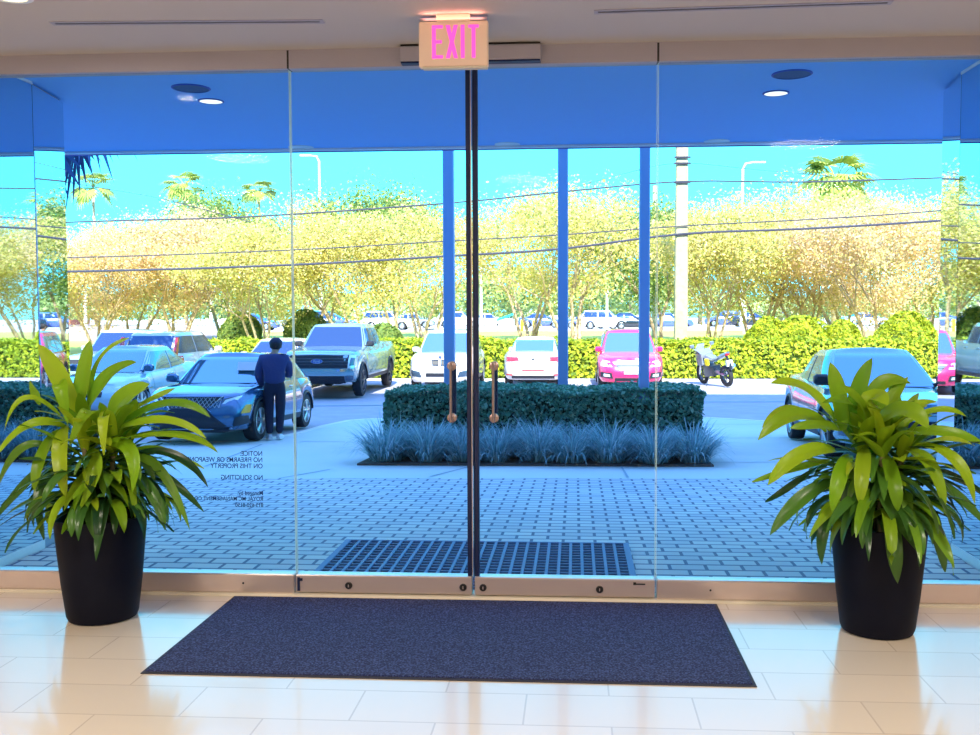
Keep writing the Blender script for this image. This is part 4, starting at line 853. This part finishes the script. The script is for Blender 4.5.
# ================================================================== PEOPLE
def skin_mesh(J, E, Rr, sub=2):
    me = bpy.data.meshes.new('sk'); me.from_pydata(J, E, []); o = bpy.data.objects.new('sk', me); col.objects.link(o)
    m = o.modifiers.new('s', 'SKIN'); m.use_smooth_shade = True
    for i, r in enumerate(Rr): me.skin_vertices[0].data[i].radius = r if isinstance(r, tuple) else (r, r)
    me.skin_vertices[0].data[0].use_root = True
    o.modifiers.new('b', 'SUBSURF').levels = sub
    dg = bpy.context.evaluated_depsgraph_get(); r = bpy.data.meshes.new_from_object(o.evaluated_get(dg))
    v = [tuple(q.co) for q in r.vertices]; f = [tuple(q.vertices) for q in r.polygons]; bpy.data.objects.remove(o); bpy.data.meshes.remove(r); return v, f
def person(label, loc, rz, P, top_m, leg_m, head_m='cap', facing=0, group=None):
    """local: +y is where the person faces"""
    t = thing('person', label, 'person', loc, rz, group)
    nm = list(P.keys()); J = [P[k] for k in nm]; ix = {k: i for i, k in enumerate(nm)}
    def sub(keys, edges, rad, name, m, parent=t, extra=None, s=2):
        Jn = [P[k] for k in keys]; id_ = {k: i for i, k in enumerate(keys)}
        v, f = skin_mesh(Jn, [(id_[a], id_[b]) for a, b in edges], [rad[k] for k in keys], s)
        b = MB().add(v, f)
        if extra: extra(b)
        return b.build(name, m, parent, True, fix=False)
    rb = dict(pelvis=(.13, .10), waist=(.125, .095), chest=(.15, .105), neck0=.06, neck=.05, head0=.07, head=.098, head2=.085, shL=.06, elL=.042, wrL=.028, paL=.034, shR=.06, elR=.042, wrR=.028, paR=.034,
              hpL=.085, knL=.055, anL=.036, toL=.03, hpR=.085, knR=.055, anR=.036, toR=.03)
    ed = [('pelvis', 'waist'), ('waist', 'chest'), ('chest', 'neck0'), ('neck0', 'neck'), ('neck', 'head0'), ('head0', 'head'), ('head', 'head2')]
    for s in 'LR': ed += [('chest', 'sh'+s), ('sh'+s, 'el'+s), ('el'+s, 'wr'+s), ('wr'+s, 'pa'+s), ('pelvis', 'hp'+s), ('hp'+s, 'kn'+s), ('kn'+s, 'an'+s), ('an'+s, 'to'+s)]
    hd, hz = Vector(P['head']), Vector(P['head2'])-Vector(P['head'])
    def extra(b):
        for s, sg_ in (('L', -1), ('R', 1)):      # five fingers each hand
            pa, wr_ = Vector(P['pa'+s]), Vector(P['wr'+s]); d = (pa-wr_).normalized(); sd_ = d.cross(Vector((sg_, 0, 0))).normalized(); dn = d.cross(sd_)
            for k, (o_, L_) in enumerate(((-.026, .068), (-.009, .078), (.009, .074), (.026, .058))):
                a = pa+sd_*o_+d*.012; b.tube([a, a+d*L_*.5+dn*.006, a+d*L_*.9+dn*.022], [.0095, .009, .0065], 6)
            a = wr_+d*.02-sd_*.025; b.tube([a, a+d*.03-sd_*.028, a+d*.06-sd_*.032+dn*.01], [.011, .010, .008], 6)
        f = Vector((0, 1, 0)); b.tube([hd+f*.085+Vector((0, 0, .01)), hd+f*.118-Vector((0, 0, .025))], [.008, .014], 6)      # nose
        for sx_ in (-1, 1):
            b.ball(tuple(hd+Vector((sx_*.092, 0, -.01))), .03, 6, (.35, .7, 1)); b.ball(tuple(hd+Vector((sx_*.034, .088, .012))), .013, 6)
        b.tube([hd+Vector((-.025, .093, -.052)), hd+Vector((0, .100, -.054)), hd+Vector((.025, .093, -.052))], .006, 6)
    bo = sub(nm, ed, rb, 'body', 'skin', t, extra)
    # hoodie / jacket
    rj = dict(pelvis=(.19, .15), waist=(.20, .155), chest=(.205, .145), neck0=.105, shL=.105, shR=.105, elL=.083, elR=.083, wrL=.052, wrR=.052)
    jk = [k for k in nm if k in rj]; je = [e for e in ed if e[0] in rj and e[1] in rj]
    sub(jk, je, rj, 'jacket', top_m)
    rl_ = dict(pelvis=(.15, .13), hpL=.118, hpR=.118, knL=.085, knR=.085, anL=.066, anR=.066)
    rl_['waist'] = (.14, .11); lk = [k for k in nm if k in rl_]; le = [e for e in ed if e[0] in rl_ and e[1] in rl_]
    sub(lk, le, rl_, 'trousers', leg_m)
    for s in 'LR':
        a, b_ = Vector(P['an'+s]), Vector(P['to'+s]); d = (b_-a); d.z = 0; d.normalize(); sd_ = Vector((-d.y, d.x, 0))
        rs2 = []
        for q, w_, h_ in ((-.09, .028, .06), (-.05, .042, .09), (.03, .046, .09), (.10, .050, .065), (.17, .040, .045), (.20, .018, .03)):
            c = a+d*q; z0 = a.z-.085
            rs2.append([(c+sd_*w_*cc)[:2]+(z0+h_*zz,) for cc, zz in ((-1, 0), (-1, .5), (-.6, 1), (.6, 1), (1, .5), (1, 0))])
        MB().rings(rs2, True, True).build('shoe', 'shoe', t, 'a')
    MB().ball(tuple(hd+Vector((0, -.018, .025))), .112, 10, (.93, 1.0, .98)).build('hair', 'hair', t, True)
    cp2 = MB().ball(tuple(hd+Vector((0, -.004, .05))), .118, 12, (.95, 1.02, .82)); cp2.rings([[(hd.x+.075*math.sin(a), hd.y+.09+.07*math.cos(a), hd.z+.06+z) for a in (-1.3, -.8, -.3, .3, .8, 1.3)] for z in (0, .012)], True, True)
    if head_m: cp2.build('cap', head_m, t, True)
    return t
P1 = dict(pelvis=(0, 0, .93), waist=(0, -.01, 1.10), chest=(.0, -.02, 1.33), neck0=(.01, .0, 1.47), neck=(.015, .02, 1.52), head0=(.02, .05, 1.56), head=(.03, .07, 1.63), head2=(.035, .07, 1.69),
          shL=(-.19, -.01, 1.40), elL=(-.27, .02, 1.12), wrL=(-.21, .18, .92), paL=(-.17, .26, .88), shR=(.20, .0, 1.40), elR=(.28, .06, 1.14), wrR=(.18, .25, 1.10), paR=(.10, .31, 1.12),
          hpL=(-.10, 0, .86), knL=(-.10, .04, .49), anL=(-.09, -.02, .09), toL=(-.12, .14, .03), hpR=(.10, 0, .86), knR=(.09, .05, .49), anR=(.07, .02, .09), toR=(.10, .18, .03))
pf = ong(270, 437.5)
person('person in navy hoodie and dark cap, back turned, standing beside the dark blue crossover', (-4.22, 9.75, g(9.75)), R(14), P1, 'hoodie', 'trousers').scale = (.93, .93, .92)
P2_ = dict(P1); P2_.update(elL=(-.24, -.12, 1.14), wrL=(-.22, -.14, .90), paL=(-.22, -.10, .82), elR=(.26, .10, 1.15), wrR=(.24, .26, .98), paR=(.24, .32, .92), knL=(-.10, .22, .52), anL=(-.10, .12, .12), toL=(-.1, .28, .05), knR=(.09, -.08, .49), anR=(.08, -.30, .09), toR=(.08, -.14, .03))
person('person in dark clothes walking beyond the pink red crossover, mostly hidden by the right post', (float(ony(642, 330, 31)[0]), 31, g(31)-.02), R(60), P2_, 'hoodie', 'trousers', None)
bn = thing('trash_barrel', 'dark round barrel mostly hidden behind the left post, above the white crossover', 'barrel', (float(ony(450.5, 330, 30)[0]), 30, g(30)-.02))
MB().lathe([(.24, 0), (.27, .3), (.29, .75), (.30, 1.12)], n=24).build('drum', 'plastic', bn, 'a'); MB().lathe([(.32, 1.12), (.32, 1.17), (.26, 1.24), (.08, 1.27)], n=24).build('lid', 'car_glass_dark', bn, 'a')
# ================================================================== VEGETATION BEYOND
hedge('hedge', 'long bright yellow green hedge behind the parked cars', -16, 24, 27.45, 29.0, 1.18, 'hedge_sun', 'hedge_sun_core', 46000, .075, 9, .07)
def bush(label, px, py0, py1, y, w_, seed, name='bush', m='hedge_sun', dep=1.6):
    rg = np.random.default_rng(seed); x = float(ony(px, py0, y)[0]); z0 = g(y); h_ = float(ony(px, py1, y)[2])-z0
    t = thing(name, label, 'bush', (x, y, z0-.02)); n = 5200
    th = rg.random(n)*6.283; v = rg.random(n)**.6; k = (1-v**2.5)**.5; lump = 1+.12*np.sin(th*5+seed)+.1*np.sin(v*9+th*3)
    P = np.stack([w_/2*k*np.cos(th)*lump, dep/2*k*np.sin(th)*lump, h_*v*(1+.08*np.sin(th*7))], 1)
    quads('foliage', P, np.stack([np.cos(th), np.sin(th), v], 1), .085, m, t, seed=seed)
    MB().ball((0, 0, h_*.42), 1, 8, (w_*.42, dep*.40, h_*.46)).build('inner_growth', 'hedge_sun_core', t, True)
bush('round bright bush behind the hedge, left of the teal sedan', 800, 338, 319, 30.6, 2.7, 1); bush('spreading bright bush behind the hedge, right of the motorcycle', 768, 338, 320, 30.7, 1.9, 2); bush('bright bush behind the hedge above the teal sedan', 906, 338, 315, 30.6, 2.6, 3)
bush('bright bush between the two bushes above the teal sedan', 842, 338, 323, 30.9, 1.7, 4)
bush('dark green bush at the foot of the trees left of the person in navy', 241, 338, 314, 40, 2.0, 5, m='tree_leaf_green'); bush('dark green bush between the person in navy and the pickup truck', 306, 340, 312, 39, 2.0, 6, m='tree_leaf_green')
bush('dark green bush right of the pickup truck cab', 384, 342, 326, 31, 1.5, 7, m='tree_leaf_green')
def tree_proto(seed, hh, wid, mleaf, nleaf, lsize, ntr=4, name='tree', open_=.0):
    rnd = random.Random(seed); tm = MB(); tips = []
    def branch(p, d, L_, r, lev):
        q = p; pts = [p]; rr = [r]
        for i in range(3):
            d = (d+Vector((rnd.uniform(-.22, .22), rnd.uniform(-.22, .22), .10 if lev > 0 else .05))).normalized(); q = q+d*L_/3; pts.append(q); rr.append(r*(1-.28*(i+1)/3*1.2))
        tm.tube(pts, rr, 6 if lev < 2 else 4, False)
        if lev >= 3: tips.extend(pts[1:]); return
        if lev == 2: tips.extend(pts[2:])
        for k in range(3 if lev > 0 else 4):
            a = rnd.uniform(0, 6.283); sp = rnd.uniform(.35, .75); s_ = d.orthogonal().normalized(); s2 = d.cross(s_)
            nd = (d*math.cos(sp)+(s_*math.cos(a)+s2*math.sin(a))*math.sin(sp)); nd.z = max(nd.z, .05); nd.x *= wid; nd.y *= wid; nd.normalize()
            branch(q, nd, L_*rnd.uniform(.62, .85), rr[-1]*.62, lev+1)
    for k in range(ntr):
        a = 6.283*k/ntr+rnd.uniform(-.4, .4); o_ = Vector((math.cos(a)*.16, math.sin(a)*.16, -.1))
        branch(o_, Vector((math.cos(a)*.28, math.sin(a)*.28, 1)).normalized(), hh*.36, .085, 0)
    T = np.array([tuple(p) for p in tips]); rg = np.random.default_rng(seed)
    zmax = T[:, 2].max(); scl = hh/zmax*.96
    tm.v = [(x*scl, y*scl, z*scl) for x, y, z in tm.v]; T = T*scl
    n1 = int(nleaf*.6); k = rg.integers(0, len(T), n1); C = T[k]+rg.normal(0, 1, (n1, 3))*np.array([.34, .34, .30])*hh/7
    n2 = nleaf-n1; cl = rg.normal(0, 1, (70, 3)); cl /= np.linalg.norm(cl, axis=1)[:, None]; cl = cl*(rg.uniform(.35, 1, 70)**.5)[:, None]*np.array([hh*.36, hh*.36, hh*.33])+np.array([0, 0, hh*.60])
    C = np.concatenate([C, cl[rg.integers(0, 70, n2)]+rg.normal(0, 1, (n2, 3))*hh*.055])
    t = thing(name, None, 'tree'); tm.build('branches', 'bark', t, True, fix=False)
    quads('foliage', C, rg.normal(0, 1, (nleaf, 3))+np.array([0, -.3, .5]), lsize, mleaf, t, seed=seed)
    return t
TP = [tree_proto(31, 6.6, 1.1, 'tree_leaf', 26000, .066), tree_proto(32, 6.6, 1.05, 'tree_leaf_pink', 26000, .062), tree_proto(33, 6.6, 1.15, 'tree_leaf_green', 22000, .070, 3), tree_proto(34, 6.6, 1.2, 'tree_leaf', 15000, .062, 4)]
spots = [(18, 36, 0, 1.0, 'yellow leaved tree hidden left of the mirrored wing'), (98, 38, 1, 1.0, 'yellow and pink many stemmed tree at the far left, behind the left potted plant'), (134, 41, 0, 1.02, 'yellow tree with thin stems second from the left'), (178, 40, 1, 1.12, 'full pinkish tree above the white crossover seen from behind'), 
         (262, 36, 0, 1.08, 'many stemmed yellow tree right above the person in navy'), (225, 46, 2, 1.15, 'greener tree in the gap left of the person in navy'), (352, 38, 0, 1.05, 'yellow many stemmed tree above the pickup truck'), (318, 46, 3, 1.15, 'loose yellow tree above the left seam of the doors'),
         (424, 37, 3, 1.16, 'thin open tree left of the left post'), (395, 50, 2, 1.1, 'greener tree behind the open tree left of the left post'), (572, 38, 3, 1.28, 'open twiggy tree behind the middle post'), (530, 44, 3, 1.15, 'open yellow tree right of the door handles'),
         (660, 44, 2, 1.05, 'green tree behind the right post'), (712, 36, 0, 1.12, 'tree with many pale stems right of the thick utility pole'), (760, 40, 3, 1.2, 'loose yellow tree above the motorcycle'), (806, 40, 1, 1.02, 'pinkish tree above the left side of the teal sedan'),
         (877, 35, 1, 1.20, 'broad pink and yellow tree above the teal sedan'), (925, 41, 0, 1.15, 'yellow tree at the far right beside the mirrored wing'), (842, 45, 0, 1.15, 'yellow tree behind the broad pink tree at the right'), (985, 38, 0, 1.1, 'yellow tree beyond the right wing'), (1060, 40, 1, 1.1, 'pinkish tree beyond the right wing'), (1150, 40, 2, 1.1, 'green tree far beyond the right wing')]
used = set(); rnd = random.Random(4)
for px, y, k, s, lab in spots:
    o = TP[k] if k not in used else copy_tree(TP[k]); used.add(k)
    o.location = (float(ony(px, 330, y)[0]), y, g(y)-.03); o.rotation_euler = (0, 0, rnd.uniform(0, 6)); s = s*(y+5.6)/43*(.88 if px < 330 or px > 780 else .93); o.scale = (s, s, s); tag(o, lab, 'tree', 'trees along the lot')
# distant dark tree belt
for i, (px, y, top_, w_) in enumerate(((60, 120, 285, 16), (150, 130, 290, 20), (232, 125, 284, 18), (300, 118, 288, 16), (385, 128, 292, 20), (470, 122, 284, 18), (515, 115, 268, 15), (590, 120, 275, 17), (630, 116, 262, 15), (700, 128, 280, 18), (780, 130, 296, 20), (860, 122, 290, 20), (930, 126, 286, 20))):
    rg = np.random.default_rng(60+i); x = float(ony(px, 330, y)[0]); h_ = float(ony(px, top_, y)[2])-g(y)
    W_ = ['far left edge', 'left, beyond the pinkish tree', 'gap left of the person', 'left seam of the doors', 'right side of the pickup truck', 'door edge', 'right of the right handle', 'middle post', 'right post', 'thick utility pole', 'motorcycle', 'teal sedan', 'far right edge'][i]
    t = thing('distant_tree', 'distant green tree across the street, '+W_, 'tree', (x, y, g(y)-.05), 0, 'distant trees across the street'); n = 3600
    th = rg.random(n)*6.283; v = rg.random(n)**.8; kk = np.sqrt(np.clip(1-(2*v-1)**2, 0, 1))*.75+.25*(1-v); l_ = 1+.15*np.sin(th*4+i)+.12*np.sin(v*11+th*2)
    P = np.stack([w_/2*kk*np.cos(th)*l_*rg.uniform(.7, 1.05, n), w_/3*kk*np.sin(th)*l_, h_*(.16+.84*v)], 1)
    quads('foliage', P, np.stack([np.cos(th), np.sin(th), v], 1), .30, 'far_leaf', t, seed=i)
    MB().tube([(0, 0, 0), (.1, 0, h_*.3), (0, .1, h_*.7)], [.35, .28, .12], 8).build('trunk', 'bark', t, True)
# palms
def palm(label, px, y, top_, R_, seed, nf=26, m='palm_leaf', trunk=True, droop=1.0):
    rnd = random.Random(seed); p = ony(px, top_, y); z0 = g(y); hh_ = float(p[2])-z0; t = thing('palm_tree', label, 'palm tree', (float(p[0]), y, z0-.05))
    MB().tube([(0, 0, 0), (.1, 0, hh_*.5), (0, 0, hh_)], [.26, .20, .18], 8).build('trunk', 'bark', t, True)
    f = MB()
    for k in range(nf):
        az = k*2.4; e0 = R(rnd.uniform(-25, 75)); q = Vector((0, 0, hh_)); d0 = Vector((math.cos(az), math.sin(az), 0)); e = e0
        st = []
        for i in range(5): st.append(q.copy()); q = q+(d0*math.cos(e)+Vector((0, 0, math.sin(e))))*R_*.55/4; e -= .16*droop
        f.tube(st, .02*R_/1.5, 4, False)
        ax = (d0*math.cos(e)+Vector((0, 0, math.sin(e)))); sd_ = Vector((-math.sin(az), math.cos(az), 0))
        for j in range(15):
            a = R(-105+210*j/14); dd = (ax*math.cos(a)+sd_*math.sin(a)); L_ = R_*.55*(1-.25*abs(a)/1.8)*rnd.uniform(.85, 1.1)
            w_ = sd_*math.cos(a)-ax*math.sin(a); w_ = w_*R_*.035; a0 = st[-1]
            f.add([a0, a0+dd*L_*.55+w_, a0+dd*L_-Vector((0, 0, L_*.22)), a0+dd*L_*.55-w_], [(0, 1, 2, 3)])
    f.build('fronds', m, t, fix=False)
palm('small palm showing above the trees at the far left', 93, 120, 188, 3.4, 1); palm('small palm above the trees, second from the left', 184, 125, 188, 3.4, 2); palm('small palm top just showing above the trees left of the left seam', 259, 130, 194, 3.2, 3)
palm('large yellow green palm rising above the trees at the right', 836, 62, 184, 3.0, 4, 34); palm('palm beyond the right mirrored wing', 1010, 60, 200, 2.6, 6)
palm('tall near palm with only its hanging frond tips below the soffit, far left', 36, 14, 92, 2.3, 5, 22, 'palm_leaf_blue', droop=1.7)
# ------------------------------------------------------------------ poles and wires
def pole(name, label, px, y, top_, r, m, cat='pole'):
    p = ony(px, top_, y); z0 = g(y); t = thing(name, label, cat, (float(p[0]), y, z0-.05)); h_ = float(p[2])-z0
    return t, h_
t, h_ = pole('utility_pole', 'thick pale concrete utility pole right of the doors', 682, 31, 120, .2, 'concrete_pole', 'utility pole')
MB().rings([[(x*(.24-.004*z), y*(.24-.004*z), z) for x, y in ((-1, -.85), (-.85, -1), (.85, -1), (1, -.85), (1, .85), (.85, 1), (-.85, 1), (-1, .85))] for z in (0, 4, h_)], True, True).build('shaft', 'concrete_pole', t)
for py in (157, 163, 182, 233.5):
    z = float(ony(682, py, 31)[2])-g(31); MB().tube([(-.30, -.27, z), (.30, -.27, z)], .035, 6).build('bracket', 'wire', t)
t, h_ = pole('utility_pole', 'thinner white pole left of the thick utility pole', 655, 48, 185, .15, 'white_pole', 'utility pole'); MB().tube([(0, 0, 0), (0, 0, h_)], [.17, .12], 10).build('shaft', 'white_pole', t, 'a')
for px, y, tp, arm, lab in ((319, 95, 155, -1.6, 'curved street light rising above the trees right of the left seam'), (743, 90, 162, 1.7, 'double curved street light above the trees at the right')):
    t, h_ = pole('street_light', lab, px, y, tp, .1, 'white_pole', 'street light')
    MB().tube([(0, 0, 0), (0, 0, h_-.6), (arm*.15, 0, h_-.1), (arm*.5, 0, h_)], [.16, .12, .10, .08], 8).build('mast', 'white_pole', t, 'a'); MB().box(arm*.5, arm*1.25, -.15, .15, h_-.05, h_+.08, .03).build('lamp_head', 'far_white', t)
for px, y, tp, lab in ((210, 60, 252, 'thin white pole between the trees above the white crossover'), (607, 70, 292, 'thin white pole above the pink red crossover'), (481, 70, 268, 'thin white pole right of the door edge'), (84, 55, 262, 'thin white pole at the far left'), (745, 60, 300, 'short white post left of the bright bushes')):
    t, h_ = pole('lamp_post', lab, px, y, tp, .1, 'white_pole', 'post'); MB().tube([(0, 0, 0), (0, 0, h_)], [.12, .09], 8).build('shaft', 'white_pole', t, 'a'); MB().ball((0, 0, h_), .16, 8).build('cap', 'far_white', t, True)
wires = [([(-260, 236), (75, 222), (245, 217), (450, 203), (560, 192), (682, 181.5), (800, 182), (935, 178), (1300, 166)], .030, 'uppermost overhead wire crossing the whole view'),
         ([(-260, 262), (75, 257.5), (290, 250), (450, 241), (560, 235), (682, 226), (800, 220), (935, 211), (1300, 180)], .022, 'middle thin overhead wire crossing the whole view'),
         ([(-260, 276), (75, 271.5), (290, 265), (450, 256), (560, 249), (682, 234), (800, 229), (935, 221), (1300, 196)], .042, 'lowest and thickest overhead wire crossing the whole view'),
         ([(20, 175), (108, 189), (165, 199.5), (250, 222)], .016, 'short thin wire running down to the trees at the far left'), ([(575, 187), (630, 172), (682, 163), (760, 170), (830, 176)], .014, 'faint thin wire dipping past the top of the utility pole')]
for pts, r, lab in wires:
    q = [Vector(ony(a, b, 30.72)) for a, b in pts]; fine = []
    for i in range(len(q)-1):
        for k in range(4):
            s = k/4; p0, p1, p2, p3 = q[max(i-1, 0)], q[i], q[i+1], q[min(i+2, len(q)-1)]
            fine.append(.5*((2*p1)+(p2-p0)*s+(2*p0-5*p1+4*p2-p3)*s*s+(3*p1-p0-3*p2+p3)*s**3))
    fine.append(q[-1]); tag(MB().tube(fine, r, 6).build('overhead_wire', 'wire', None, 'a'), lab, 'wire')
# ------------------------------------------------------------------ small buildings across the street
def far_building(label, px0, px1, ptop, y, m, roof=None, dep=6, win=None, name='building'):
    a, b = ony(px0, ptop, y), ony(px1, ptop, y); t = thing(name, label, 'building', (float(a[0]+b[0])/2, y, g(y)-.05)); h_ = float(a[2])-g(y); w_ = float(b[0]-a[0])/2
    MB().box(-w_, w_, 0, dep, 0, h_).build('wall', m, t); MB().box(-w_-.3, w_+.3, -.4, dep+.3, h_, h_+.35).build('roof', roof or 'far_white', t)
    n = max(2, int(w_/1.6))
    for k in range(n): x = -w_+2*w_*(k+.5)/n; MB().box(x-.5, x+.5, -.04, .02, h_*.32, h_*.75).build('window', 'far_glass', t)
far_building('low white building with dark windows between the left trees', 205, 250, 303, 140, 'far_white'); far_building('low reddish building at the far left', 10, 70, 312, 138, 'far_red'); far_building('pale building behind the tree stems at the right', 742, 800, 308, 142, 'far_white'); far_building('pale building above the teal sedan', 840, 900, 306, 145, 'far_white')
far_building('long pale building across the street behind the posts', 515, 640, 312, 150, 'far_white'); far_building('pale building across the street above the pickup truck', 330, 440, 310, 152, 'far_white')
ks = thing('kiosk', 'small white kiosk with a turquoise slanted roof right of the right handle', 'kiosk', (float(ony(506, 325, 74)[0]), 74, g(74)-.04)); MB().box(-.62, .62, 0, 1.2, 0, .95).build('wall', 'far_white', ks); MB().rings([[(-.75, -.1, .80), (-.75, 1.3, .80), (-.75, 1.3, .95), (-.75, -.1, .95)], [(.75, -.1, 1.35), (.75, 1.3, 1.35), (.75, 1.3, 1.5), (.75, -.1, 1.5)]], True, True).build('roof', 'far_teal', ks)
for px, c, lab in ((522, 'yellow', 'small yellow sign post right of the kiosk'), (534, 'yellow', 'small yellow marker post beside the middle post')):
    t = thing('marker_post', lab, 'post', (float(ony(px, 325, 72)[0]), 72, g(72)-.04)); MB().box(-.12, .12, -.05, .05, 0, .9).build('shaft', c, t)
